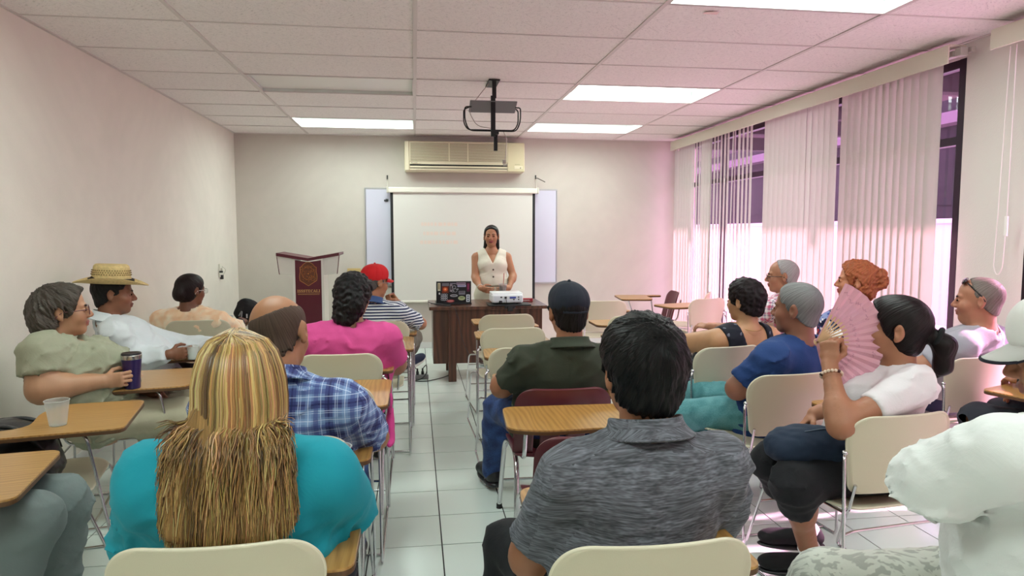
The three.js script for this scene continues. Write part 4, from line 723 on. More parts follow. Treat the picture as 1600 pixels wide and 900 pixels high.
  const limb = (k, c, t1, cutAt) => {   // arm prims up to t1 (1 elbow, 2 wrist)
    const a = arms[k], out = [], r0 = 0.054 * b.arm, r1 = 0.043 * b.arm, r2 = 0.046 * Math.sqrt(b.arm), r3 = 0.027 * Math.sqrt(b.arm);
    const u = Math.min(t1, 1), e1 = S[k].clone().lerp(a.E, u); out.push([cone(S[k], e1, r0 + c, lerp(r0, r1, u) + c, t1 < 1), 0.03]);
    if (t1 >= 1) { const v = Math.min(t1 - 1, 1), e2 = a.E.clone().lerp(a.W, v); out.push([cone(a.E, e2, r1 + c, lerp(r2, r3, v) + c, t1 < 2), 0.02]); if (v > 0.3) out.push([ell(a.E.clone().lerp(a.W, 0.25), [r2 + c * 0.9, r2 + c * 0.9, r2 + c * 0.9]), 0.03]); }
    return out;
  };
  const leg = (k, c, t1) => {
    const l = legs[k], out = [], L = b.leg, r0 = 0.082 * L, r1 = 0.056 * L, r2 = 0.054 * L, r3 = 0.037 * Math.sqrt(L), u = Math.min(t1, 1), e1 = l.hip.clone().lerp(l.K, u);
    out.push([cone(l.hip, e1, r0 + c, lerp(r0, r1, u) + c, t1 < 1), 0.04]);
    if (t1 > 1) { const v = Math.min(t1 - 1, 1), e2 = l.K.clone().lerp(l.A, v); out.push([cone(l.K, e2, r1 + c, lerp(r2, r3, v) + c, t1 < 2), 0.03]); if (v > 0.4) out.push([ell(l.K.clone().lerp(l.A, 0.30).addScaledVector(l.toe, -0.018), [0.05 * L + c, 0.09, 0.05 * L + c]), 0.04]); }
    return out;
  };
  // ---- skin: torso and limbs, then head and hands on finer grids, in one mesh
  const skin = lin(o.skin ?? '#a9755a'), lipc = lin(o.lips ?? '#8e4a42'), blush = mixc(skin, lin('#a0503c'), 0.22);
  const neckP = [cone(N.clone().addScaledVector(ax, -0.03), H.at(0, -0.05 * hs, -0.022 * hs), 0.060 * b.neck * hs, 0.055 * b.neck * hs), 0.025];
  const tLegs = o.bareLegs ?? 1.0, geos = [];
  geos.push(fieldMesh([...torso(-shr), ...limb('L', 0, 2), ...limb('R', 0, 2), ...leg('L', -shr * (o.bareLegs ? 0 : 1), 2), ...leg('R', -shr * (o.bareLegs ? 0 : 1), 2), [ell(P.clone(), [b.hip[0], 0.09, b.hip[1]].map((q) => q - shr), F0.B), 0.04], neckP], o.skinCell ?? 0.013, null, 2));
  {
    const hpz = headPrims(H, hs, o), F = new Field(H.o.clone().addScalar(-0.205 * hs), H.o.clone().addScalar(0.165 * hs), o.headCell ?? (o.noFace ? 0.0055 : 0.004));
    for (const [p, k] of hpz.add) F.add(p, k * hs); F.add(neckP[0], 0.02); for (const q of torso(-shr).slice(2, 5)) F.add(q[0], q[1]);
    for (const [p, k] of hpz.sub) F.sub(p, k * hs); for (const [p, k] of hpz.post) F.add(p, k * hs); for (const [p, k] of hpz.ears) F.add(p, k * hs); for (const [p, k] of hpz.earCut) F.sub(p, k * hs);
    geos.push(relax(F.mesh(), 1, 0.4));
  }
  for (const k of ['L', 'R']) { const a = arms[k]; if (a.hide) continue; geos.push(fieldMesh([[cone(a.E.clone().lerp(a.W, 0.8), a.W, lerp(0.046, 0.027, 0.8) * Math.sqrt(b.arm), 0.027 * Math.sqrt(b.arm)), 0.01], ...handPrims(a.W, a.fd, a.pd, a.thumb ?? a.m, a.hand, (b.hand ?? 0.95) )], o.handCell ?? 0.0032, null, 1, 0.012)); }
  const skinG = merge(geos.map((g) => tint(g, (x, y, z) => { const q = H.loc(x, y, z).multiplyScalar(1 / hs); if (q.z > 0.08 && Math.abs(q.x) < 0.024 && q.y < -0.0495 && q.y > -0.0755 && q.y > -0.0755 + 0.25 * Math.abs(q.x)) return lipc; const d = Math.exp(-((Math.abs(q.x) - 0.042) ** 2 + (q.y + 0.03) ** 2) / 0.0012) * (q.z > 0.03 ? 1 : 0) + Math.exp(-(q.x ** 2 + (q.y + 0.028) ** 2) / 0.0006) * (q.z > 0.09 ? 0.8 : 0); const v = 1 + 0.06 * noise(x * 30, y * 30, z * 30); return mixc(skin, blush, clamp(d, 0, 1)).map((c) => c * v); })));
  mesh('body', off(boxUV(skinG)), SK.skin, t);
  // ---- eyes, brows
  if (!o.noFace) for (const m of [1, -1]) {
    const eg = new THREE.SphereGeometry(1, 20, 14); tint(eg, (x, y, z) => { const r = Math.hypot(x * 1.15, y * 0.55); return r < 0.22 ? [0.01, 0.01, 0.01] : r < 0.42 ? lin('#2a160d') : [0.75, 0.72, 0.69]; });
    const M4 = new THREE.Matrix4().makeBasis(H.r, H.u, H.f).multiply(new THREE.Matrix4().makeScale(0.0118 * hs, 0.0056 * hs, 0.0048 * hs)); M4.setPosition(H.at(m * 0.031 * hs, 0.0005 * hs, 0.0895 * hs));
    mesh('eye', off(eg.applyMatrix4(M4)), SK.eye, t);
    mesh('eyebrow', off(sweep([[0.013, 0.0185, 0.0945], [0.024, 0.0225, 0.0925], [0.036, 0.0225, 0.086], [0.046, 0.017, 0.076]].map(([x, y, z]) => H.at(m * x * hs, y * hs, z * hs)), (q) => (0.0042 - 0.0026 * q) * hs, 6)), std(o.brow ?? '#1b1412', 0.8), t);
  }
  // ---- clothes
  const wrinkle = (amp, sc = 1) => (F) => F.warp((x, y, z) => { const n1 = Math.abs(noise((x * 5 + y * 4) * sc, (y * 12 - x * 5 + z * 4) * sc, z * 6 * sc)), n2 = Math.abs(noise(x * 9 * sc + 7, (y * 19 + x * 6) * sc, z * 9 * sc)), m = 0.55 + 0.9 * noise(x * 3.5, y * 3.5, z * 3.5 + 9), r1 = Math.max(0, 1 - n1 * 4.2), r2 = Math.max(0, 1 - n2 * 4.5); return 1.6 * amp * (0.35 - m * (1.15 * r1 * r1 + 0.55 * r2 * r2) + 0.6 * noise(x * 6, y * 6, z * 6)); });
  if (o.shirt) {
    const s = { c: 0.016, len: 0.62, cell: 0.011, amp: 0.007, loose: 0.008, hem: -0.06, ...o.shirt }, pr = torso(s.c);
    pr.push([ecap(P.clone().addScaledVector(ax, s.hem), P.clone(), b.hip[0] + s.c + 0.004, b.hip[1] + s.c + 0.004, b.hip[0] + s.c, b.hip[1] + s.c, sideMid), 0.03]);
    if (s.len > 0) for (const k of ['L', 'R']) pr.push(...limb(k, s.c * 0.75 + s.loose, s['len' + k] ?? s.len));
    else for (const k of ['L', 'R']) pr.push();
    const hemP = P.clone().addScaledVector(ax, s.hem - 0.03);
    const g = fieldMesh(pr, s.cell, (F) => {
      wrinkle(s.amp)(F);
      F.sub(cone(N.clone().addScaledVector(ax, -0.02 + (s.neckDrop ?? 0)), H.at(0, -0.02, -0.02), 0.060 * b.neck * hs + (s.neckR ?? (s.collar ? 0.001 : 0.008)), 0.075), 0.006);
      for (const p of s.cut?.({ P, N, C, T, S, ax, fw, sd, H, arms, b }) ?? []) F.sub(p, 0.006);
      F.keep((x, y, z) => (hemP.x - x) * ax.x + (hemP.y - y) * ax.y + (hemP.z - z) * ax.z);
    });
    const sm = mesh(s.name ?? 'shirt', off(bodyUV(g, yaw)), s.mat, t);
    if (s.collar) { // folded collar band round the neck
      const ring = [], c0 = N.clone().addScaledVector(ax, -0.012), nd = H.at(0, -0.05 * hs, -0.022 * hs).sub(N).normalize(), fx = FS.f.clone().addScaledVector(nd, -FS.f.dot(nd)).normalize(), sx = nd.clone().cross(fx).normalize();
      const R = 0.060 * b.neck * hs + 0.010;
      const band = shell((u, v) => { const a = u * Math.PI * 0.94 + Math.PI, q = (v + 1) / 2, rr_ = R + 0.008 + 0.030 * (1 - q) ** 2, ca = Math.cos(a), sa = Math.sin(a); return c0.clone().addScaledVector(fx, ca * rr_).addScaledVector(sx, sa * rr_ * 1.06).addScaledVector(nd, 0.004 + 0.048 * q - 0.028 * Math.max(0, ca) + (s.collarUp ?? 0)); }, 44, 6, 0.006);
      mesh('collar', off(bodyUV(band, yaw)), s.collar === true ? s.mat : s.collar, t);
    }
  }
  if (o.pants) {
    const s = { c: 0.013, to: 2, cell: 0.013, amp: 0.008, loose: 0.006, ...o.pants }, pr = [];
    pr.push([ecap(P.clone().add(V(0, -0.015, 0)), P.clone().addScaledVector(ax, 0.05), b.hip[0] + s.c, b.hip[1] + s.c, b.hip[0] + s.c - 0.012, b.hip[1] + s.c, sideMid), 0.04], [ell(P.clone().add(V(0, -0.01, 0)), [b.hip[0] + s.c, 0.095, b.hip[1] + s.c], F0.B), 0.04]);
    for (const k of ['L', 'R']) pr.push(...leg(k, s.c + s.loose, s['to' + k] ?? s.to));
    if (s.skirt) pr.push([ecap(P.clone(), legs.L.K.clone().lerp(legs.R.K, 0.5), b.hip[0] + s.c, 0.10, 0.20, 0.075, F0.r), 0.04]);
    mesh(s.name ?? 'trousers', off(bodyUV(fieldMesh(pr, s.cell, (F) => { wrinkle(s.amp, 0.9)(F); if (!o.stand) F.keep((x, y, z) => seatY - 0.012 - y - Math.max(0, ((x - P.x) * F0.f.x + (z - P.z) * F0.f.z) - 0.16) * 8); }), yaw)), s.mat, t);
  }
  if (o.shoes) for (const k of ['L', 'R']) {
    const l = legs[k]; if (o.shoes.only && o.shoes.only !== k) continue;
    const f = l.toe.clone(), u = l.up ?? (o['leg' + k]?.U ? W3(o['leg' + k].U).normalize() : V(0, 1, 0)), r = f.clone().cross(u).normalize(), at = (x, y, z) => l.A.clone().addScaledVector(r, x).addScaledVector(u, y).addScaledVector(f, z), B = [r, u, f], dy = -0.055;
    const pr = [[ell(at(0, dy + 0.028, 0.075), [0.044, 0.036, 0.13], B), 0.02], [ell(at(0, dy + 0.03, -0.02), [0.037, 0.042, 0.055], B), 0.02], [cone(at(0, dy + 0.04, -0.015), at(0, 0.012, -0.012), 0.040, 0.044, true), 0.02], [ell(at(0, dy + 0.022, 0.15), [0.042, 0.028, 0.05], B), 0.02]];
    const sole = at(0, dy - 0.004, 0), sh = mesh('shoe', off(bodyUV(fieldMesh(pr, 0.007, (F) => F.keep((x, y, z) => (sole.x - x) * u.x + (sole.y - y) * u.y + (sole.z - z) * u.z), 2), yaw)), o.shoes.mat, t);
    mesh('sole', off(bodyUV(fieldMesh([[ell(at(0, dy - 0.008, 0.075), [0.047, 0.016, 0.135], B), 0.01], [ell(at(0, dy - 0.008, -0.02), [0.040, 0.018, 0.060], B), 0.02]], 0.006, null, 1), yaw)), o.shoes.sole ?? SK.dark, sh);
    if (o.shoes.sock) mesh('sock', off(boxUV(fieldMesh([[cone(at(0, 0.0, -0.012), l.A.clone().lerp(l.K, 0.16), 0.044, 0.043, true), 0.01]], 0.007, null, 1))), o.shoes.sock, t);
  }
  const ctx = { t, H, hs, off, N, P, C, S, arms, legs, ax, fw, sd, F0, FS, o, b };
  if (o.hair) hairCap(ctx, o.hair);
  if (o.extra) o.extra(ctx);
  return ctx;
}
function hairUV(g, H, hs) {
  g = g.toNonIndexed(); const p = g.attributes.position, uv = new Float32Array(p.count * 2);
  for (let i = 0; i < p.count; i += 3) { const us = []; for (let k = 0; k < 3; k++) { const q = H.loc(p.getX(i + k), p.getY(i + k), p.getZ(i + k)).multiplyScalar(1 / hs).sub(V(0, 0.02, -0.03)), w = V(0, 0.75, -0.66), up = q.dot(w), s1 = q.x, s2 = q.clone().cross(w).x * 0 + q.dot(V(0, 0.66, 0.75)); us.push([Math.atan2(s1, -s2) / (2 * Math.PI), Math.acos(clamp(up / q.length(), -1, 1)) / Math.PI]); } for (let k = 0; k < 3; k++) { let u = us[k][0]; if (us[0][0] - u > 0.5) u += 1; if (u - us[0][0] > 0.5) u -= 1; uv[(i + k) * 2] = u; uv[(i + k) * 2 + 1] = us[k][1]; } }
  g.setAttribute('uv', new THREE.BufferAttribute(uv, 2)); return g;
}
function hairCap(c, h) {
  const { H, hs, off, t } = c, s = hs, e = (p, r) => ell(H.at(p[0] * s, p[1] * s, p[2] * s), r.map((q) => q * s), H.B), k = (a, b, ra, rb, cut) => cone(H.at(a[0] * s, a[1] * s, a[2] * s), H.at(b[0] * s, b[1] * s, b[2] * s), ra * s, rb * s, cut);
  const th = h.th ?? 0.012, keep = hairKeep[h.keep ?? 'short'];
  const pr = [[e([0, 0.032, -0.016], [0.075 + th, 0.086 + (h.top ?? th), 0.096 + th]), 0.01], [e([0, 0.048, 0.028], [0.061 + th, 0.057 + (h.top ?? th), 0.053 + th]), 0.03]];
  if (h.nape) pr.push([e([0, -0.045, -0.045], [0.058 + th * 0.8, 0.05, 0.045 + th]), 0.03]);
  for (const q of h.add?.({ e, k, H }) ?? []) pr.push(q);
  const amp = h.amp ?? 0.004, fr = h.fr ?? 60, curl = h.curl ?? 0;
  const b = [1e9, 1e9, 1e9, -1e9, -1e9, -1e9]; for (const [p] of pr) for (let i = 0; i < 3; i++) { b[i] = Math.min(b[i], p.b[i] - 0.02); b[i + 3] = Math.max(b[i + 3], p.b[i + 3] + 0.02); }
  const F = new Field(V(b[0], b[1], b[2]), V(b[3], b[4], b[5]), h.cell ?? 0.0042);
  pr.slice(0, h.nape ? 3 : 2).forEach(([p, q]) => F.add(p, q));
  const hx = H.o.x, hy = H.o.y, hz = H.o.z, [A_, B_, C_] = H.B, q = { x: 0, y: 0, z: 0 }, toLocal = (x, y, z) => { x = (x - hx) / s; y = (y - hy) / s; z = (z - hz) / s; q.x = x * A_.x + y * A_.y + z * A_.z; q.y = x * B_.x + y * B_.y + z * B_.z; q.z = x * C_.x + y * C_.y + z * C_.z; };
  F.keep((x, y, z) => { toLocal(x, y, z); return keep(q.x, q.y, q.z) * s + (h.ragged ?? 0.004) * noise(q.x * 70, q.y * 70, q.z * 70); }, h.blend ?? 0.008);
  if (h.bald) F.sub(e(h.baldAt ?? [0, 0.125, 0.012], h.bald), h.baldK ?? 0.012);
  for (const m of [1, -1]) if (!h.overEars) F.sub(e([m * 0.085, -0.008, -0.006], [0.016, 0.036, 0.024]), 0.006);
  pr.slice(h.nape ? 3 : 2).forEach(([p, q]) => F.add(p, q));
  F.warp((x, y, z) => { toLocal(x, y, z); const vx = q.x, vy = q.y - 0.02, vz = q.z + 0.03, a = Math.atan2(vx, -vz - 0.4 * vy), pol = Math.acos(clamp((0.75 * vy - 0.66 * vz) / Math.hypot(vx, vy, vz), -1, 1)); return curl ? curl * noise(q.x * fr, q.y * fr, q.z * fr) : amp * (noise(a * 9, pol * 2.2, 3.1) + 0.6 * noise(a * 24, pol * 3.5, 7.7)); });
  return mesh('hair', off(hairUV(relax(F.mesh(), 1, 0.35), H, s)), h.mat, t);
}
// wisps: thin tapered strands following given curves, joined in the hair
function strands(c, list, mat, name = 'hair_strands') { const gs = list.map(({ p, r, col, flat }) => { const g = sweep(new THREE.CatmullRomCurve3(p).getPoints(Math.max(5, p.length * 2)), (q) => r * (1 - 0.75 * q * q) * (0.55 + 0.45 * Math.min(1, q * 8)), 5, flat ?? 1, false); return tint(g, () => col); }); return tag(mesh(name, c.off(merge(gs)), mat, c.t), null, null, null, 'stuff'); }
function glasses(c, o = {}) {
  const { H, hs: s, off, t } = c, y0 = o.y ?? 0.0, z0 = o.z ?? 0.104, g = [], at = (x, y, z) => H.at(x * s, (y + y0) * s, z * s), r = o.r ?? 0.0017, lens = [];
  for (const m of [1, -1]) {
    const pts = []; for (let k = 0; k < 20; k++) { const a = k / 20 * Math.PI * 2; pts.push(at(m * 0.033 + 0.0245 * Math.sign(Math.cos(a)) * Math.pow(Math.abs(Math.cos(a)), 0.75), -0.003 + 0.0185 * Math.sign(Math.sin(a)) * Math.pow(Math.abs(Math.sin(a)), 0.75), z0 - 0.012 * Math.abs(0.033 + 0.0245 * Math.cos(a) * m * m - 0.01))); }
    g.push(tube(pts, r * s, 6, 0, true)); lens.push({ pts, m });
    g.push(tube([at(m * 0.058, 0.004, z0 - 0.008), at(m * 0.074, 0.004, z0 - 0.02), at(m * 0.082, 0.004, 0.0), at(m * 0.084, -0.008, -0.022), at(m * 0.083, -0.022, -0.03)], r * s, 6, 0.012));
  }
  g.push(tube([at(-0.0085, 0.002, z0), at(0, 0.006, z0 + 0.002), at(0.0085, 0.002, z0)], r * s, 6, 0.004));
  const gl = mesh('glasses', off(merge(g)), o.mat ?? SK.dark, t);
  for (const { pts } of lens) { const cc = pts.reduce((a, p) => a.add(p), V(0, 0, 0)).multiplyScalar(1 / pts.length), pos = []; for (let k = 0; k < pts.length; k++) { const a = pts[k], b = pts[(k + 1) % pts.length]; pos.push(cc.x, cc.y, cc.z, a.x, a.y, a.z, b.x, b.y, b.z); } const lg = new THREE.BufferGeometry(); lg.setAttribute('position', new THREE.Float32BufferAttribute(pos, 3)); lg.computeVertexNormals(); mesh('lens', off(boxUV(lg)), o.lens ?? SK.lens, gl); }
}
function ballCap(c, o) {   // crown, visor, strap
  const { H, hs: s, off, t } = c, e = (p, r) => ell(H.at(p[0] * s, p[1] * s, p[2] * s), r.map((q) => q * s), H.B), tilt = o.tilt ?? 0.18;
  const F = new Field(H.o.clone().addScalar(-0.16 * s), H.o.clone().addScalar(0.2 * s), 0.0048);
  F.add(e([0, 0.050, -0.012], [0.090, 0.088, 0.108]), 0.01); F.add(e([0, 0.075, 0.035], [0.070, 0.058, 0.058]), 0.03);
  F.keep((x, y, z) => { const q = H.loc(x, y, z).multiplyScalar(1 / s); return (0.022 + tilt * q.z - q.y) * s; }, 0.003);
  if (o.hole) { F.sub(e([0, 0.012, -0.118], [0.032, 0.026, 0.03]), 0.004); }
  F.warp((x, y, z) => { const q = H.loc(x, y, z), a = Math.atan2(q.x, q.z + 0.012); return 0.0012 * Math.cos(a * 6) ** 16 + 0.0015 * noise(x * 25, y * 25, z * 25); });
  const crown = mesh('cap', off(bodyUV(relax(F.mesh(), 1), 0)), o.mat, t);
  const vis = shell((u, v) => { const w = 0.082, q = (v + 1) / 2, x = u * w * (1 - 0.12 * q * q), L = (o.len ?? 0.075) * Math.sqrt(Math.max(0, 1 - Math.pow(Math.abs(u), 2.6))), z0 = 0.088 * Math.sqrt(Math.max(0, 1 - (u * 0.86) ** 2)) + 0.002; const z = z0 + L * q; return H.at(x * s, (0.030 + tilt * 0.9 * 0.09 - 0.022 * u * u - (o.dip ?? 0.18) * (z - 0.088) - 0.05 * u * u * q * 0.4) * s, z * s); }, 22, 8, 0.005);
  const vm = mesh('visor', off(vis), o.visor ?? o.mat, crown);
  if (o.trim) { const ed = vis.userData.edge.filter((p) => 1), front = []; for (let k = 0; k <= 22; k++) { const u = -1 + k / 11, w = 0.082, q = 1, x = u * w * (1 - 0.12), L = (o.len ?? 0.075) * Math.sqrt(Math.max(0, 1 - Math.pow(Math.abs(u), 2.6))), z = 0.088 * Math.sqrt(Math.max(0, 1 - (u * 0.86) ** 2)) + 0.002 + L; front.push(H.at(x * s, (0.030 + tilt * 0.9 * 0.09 - 0.022 * u * u - (o.dip ?? 0.18) * (z - 0.088) - 0.02 * u * u) * s, z * s)); } mesh('trim_band', off(sweep(front, () => 0.0042, 8)), o.trim, vm); }
  mesh('button', off(ellMesh(H.at(0, 0.139 * s, -0.012 * s), 0.008 * s)), o.mat, crown);
  if (o.strap) mesh('strap', off(sweep([-0.05, -0.03, -0.012, 0.012, 0.03, 0.05].map((x) => H.at(x * s, 0.013 * s, (-0.012 - 0.1045 * Math.sqrt(1 - (x / 0.09) ** 2) ) * s)), () => 0.0055, 6, 1)), o.mat, crown);
  return crown;
}
const ellMesh = (p, r) => new THREE.SphereGeometry(r, 12, 8).translate(p.x, p.y, p.z);
// ---------------------------------------------------------------- the people
const heather = dataTex(256, 256, (u, v) => { const s = 0.55 * tnoise(u, v, 9, 80) + 0.45 * tnoise(u, v, 24, 110, 4) + 0.3 * tnoise(u, v, 3, 30, 9), g = 0.24 + 0.26 * clamp(0.5 + s, 0, 1); return [g * 0.97, g * 0.98, g * 1.06]; }, { repeat: [3.5, 3.5] });
const plaidTex = (base, bands, rep) => canvasTex(256, 256, (c, w) => { c.fillStyle = base; c.fillRect(0, 0, w, w); for (const [p, t, col] of bands) { c.fillStyle = col; c.fillRect(p * w, 0, t * w, w); c.fillRect(0, p * w, w, t * w); } }, { repeat: rep });
const bluePlaid = plaidTex('#6f86b4', [[0.02, 0.22, 'rgba(34,36,92,0.55)'], [0.10, 0.05, 'rgba(20,22,70,0.5)'], [0.30, 0.02, 'rgba(225,235,250,0.75)'], [0.36, 0.02, 'rgba(225,235,250,0.6)'], [0.5, 0.16, 'rgba(150,180,220,0.45)'], [0.57, 0.015, 'rgba(235,240,250,0.8)'], [0.72, 0.12, 'rgba(52,58,120,0.45)'], [0.9, 0.02, 'rgba(225,235,250,0.7)']], [9, 9]);
const pinkPlaid = plaidTex('#e2d3d8', [[0.02, 0.16, 'rgba(196,60,104,0.55)'], [0.24, 0.05, 'rgba(60,70,110,0.55)'], [0.36, 0.12, 'rgba(240,232,236,0.8)'], [0.55, 0.14, 'rgba(206,84,126,0.5)'], [0.76, 0.05, 'rgba(70,80,120,0.55)'], [0.88, 0.06, 'rgba(245,240,242,0.8)']], [11, 11]);
const navyStripe = canvasTex(64, 128, (c, w, h) => { c.fillStyle = '#dfe2e6'; c.fillRect(0, 0, w, h); c.fillStyle = '#1e2a55'; for (let k = 0; k < 4; k++) c.fillRect(0, k * 32, w, 15); }, { repeat: [10, 11.5] });
const tieDye = dataTex(256, 256, (u, v) => { const a = tnoise(u, v, 6, 6, 2) + 0.6 * tnoise(u, v, 15, 12, 5); return mixc([0.97, 0.80, 0.64], [1.0, 0.93, 0.83], clamp(0.5 + a * 1.1, 0, 1)); }, { repeat: [2, 2] });
const darkPrint = canvasTex(256, 256, (c, w) => { c.fillStyle = '#0d1020'; c.fillRect(0, 0, w, w); reseed(21); c.strokeStyle = '#8f97a8'; c.lineWidth = 3; for (const [x, y] of [[50, 50], [178, 60], [114, 130], [40, 190], [180, 200]]) { c.fillStyle = '#aab0bd'; c.beginPath(); c.ellipse(x, y, 9, 13, 0.4, 0, 7); c.stroke(); c.beginPath(); c.arc(x, y, 4, 0, 7); c.fill(); c.beginPath(); c.arc(x + 9, y - 12, 4, 0, 7); c.fill(); c.fillStyle = '#6d5a78'; c.beginPath(); c.arc(x - 8, y + 10, 4, 0, 7); c.fill(); } }, { repeat: [7, 7] });
const floral = canvasTex(512, 512, (c, w) => { c.fillStyle = '#1d2347'; c.fillRect(0, 0, w, w); reseed(33); const cols = ['#b8232c', '#e9e6ea', '#3b4c9c', '#20264e', '#c93a3a', '#8d97c6', '#f1eef0', '#161a36']; for (let k = 0; k < 70; k++) { const x = rnd() * w, y = rnd() * w, r = 14 + rnd() * 34; c.fillStyle = cols[Math.floor(rnd() * cols.length)]; for (const [dx, dy] of [[0, 0], [w, 0], [-w, 0], [0, w], [0, -w]]) for (let q = 0; q < 5; q++) { c.beginPath(); c.ellipse(x + dx + Math.cos(q * 1.257) * r * 0.6, y + dy + Math.sin(q * 1.257) * r * 0.6, r * 0.55, r * 0.32, q * 1.257, 0, 7); c.fill(); } } }, { repeat: [2.6, 2.6] });
const denim = (a, b) => dataTex(128, 128, (u, v) => { const n = tnoise(u, v, 5, 5, 1) + 0.5 * tnoise(u, v, 50, 50, 2); return mixc(a, b, clamp(0.5 + n, 0, 1)); }, { repeat: [4, 4] });
const paleLeaf = dataTex(256, 256, (u, v) => { const n = tnoise(u, v, 16, 10, 3) + 0.5 * tnoise(u, v, 36, 28, 6); const g = 0.80 - 0.14 * sstep(0.02, 0.25, n); return [g * 0.99, g, g * 0.95]; }, { repeat: [4, 4] });
const blueJean = cloth('#ffffff', { map: denim([0.10, 0.17, 0.34], [0.20, 0.31, 0.52]) }), tealJean = cloth('#ffffff', { map: denim([0.26, 0.48, 0.50], [0.37, 0.58, 0.60]) });
const blackShoe = std('#18171a', 0.5), whiteSole = std('#d8d4cc', 0.6);
const noArms = { hide: false };
// man in the grey heather polo, centre foreground
person({ label: 'man from behind in a dark grey heather polo shirt with thick black hair', at: [0.52, -1.62], yaw: -4, head: [0.556, 1.070, -1.63], hy: -4, hp: 3, hs: 1.10, skin: '#a06a4c', noFace: true,
  build: { sh: 0.185, chest: [0.188, 0.12], belly: [0.19, 0.14], hip: [0.195, 0.13], arm: 1.25, leg: 1.05, back: true },
  armL: { E: [0.285, 0.58, -1.70], W: [0.36, 0.62, -1.93] }, armR: { E: [0.80, 0.60, -1.72], W: [0.68, 0.62, -1.94] }, legL: { K: [0.27, 0.48, -1.98], A: [0.26, 0.09, -1.95] },
  shirt: { mat: cloth('#ffffff', { map: heather }), len: 0.80, collar: true, collarUp: 0.016, cell: 0.009, amp: 0.009, c: 0.016 }, pants: { mat: cloth('#141418') }, shoes: { mat: blackShoe },
  hair: { mat: hairMat('#0d0a0b', 0.42), th: 0.019, top: 0.024, nape: true, keep: 'short', amp: 0.007, cell: 0.0038 } });
// man in the dark cap and olive shirt
person({ label: 'man from behind in an olive green shirt and dark navy cap, sitting by the aisle', at: [0.66, -3.20], yaw: 0, head: [0.700, 1.046, -3.10], hy: -3, hp: 0, hs: 1.06, skin: '#9a6547', noFace: true,
  build: { sh: 0.20, chest: [0.19, 0.125], belly: [0.195, 0.15], hip: [0.20, 0.135], arm: 1.25, leg: 1.1, back: true },
  armL: { E: [0.395, 0.70, -3.14], W: [0.43, 0.69, -3.40] }, armR: { E: [0.99, 0.68, -3.18], W: [0.88, 0.69, -3.44] }, legL: { K: [0.43, 0.49, -3.56], A: [0.41, 0.10, -3.70], T: [-0.25, 0, -1] },
  shirt: { mat: cloth('#33382a'), len: 0.85, collar: true, cell: 0.011, amp: 0.010 }, pants: { mat: blueJean }, shoes: { mat: blackShoe },
  hair: { mat: hairMat('#1c191a'), th: 0.008, nape: true, keep: 'short' },
  extra: (c) => ballCap(c, { mat: cloth('#141a28'), hole: true, strap: true, tilt: 0.10 }) });
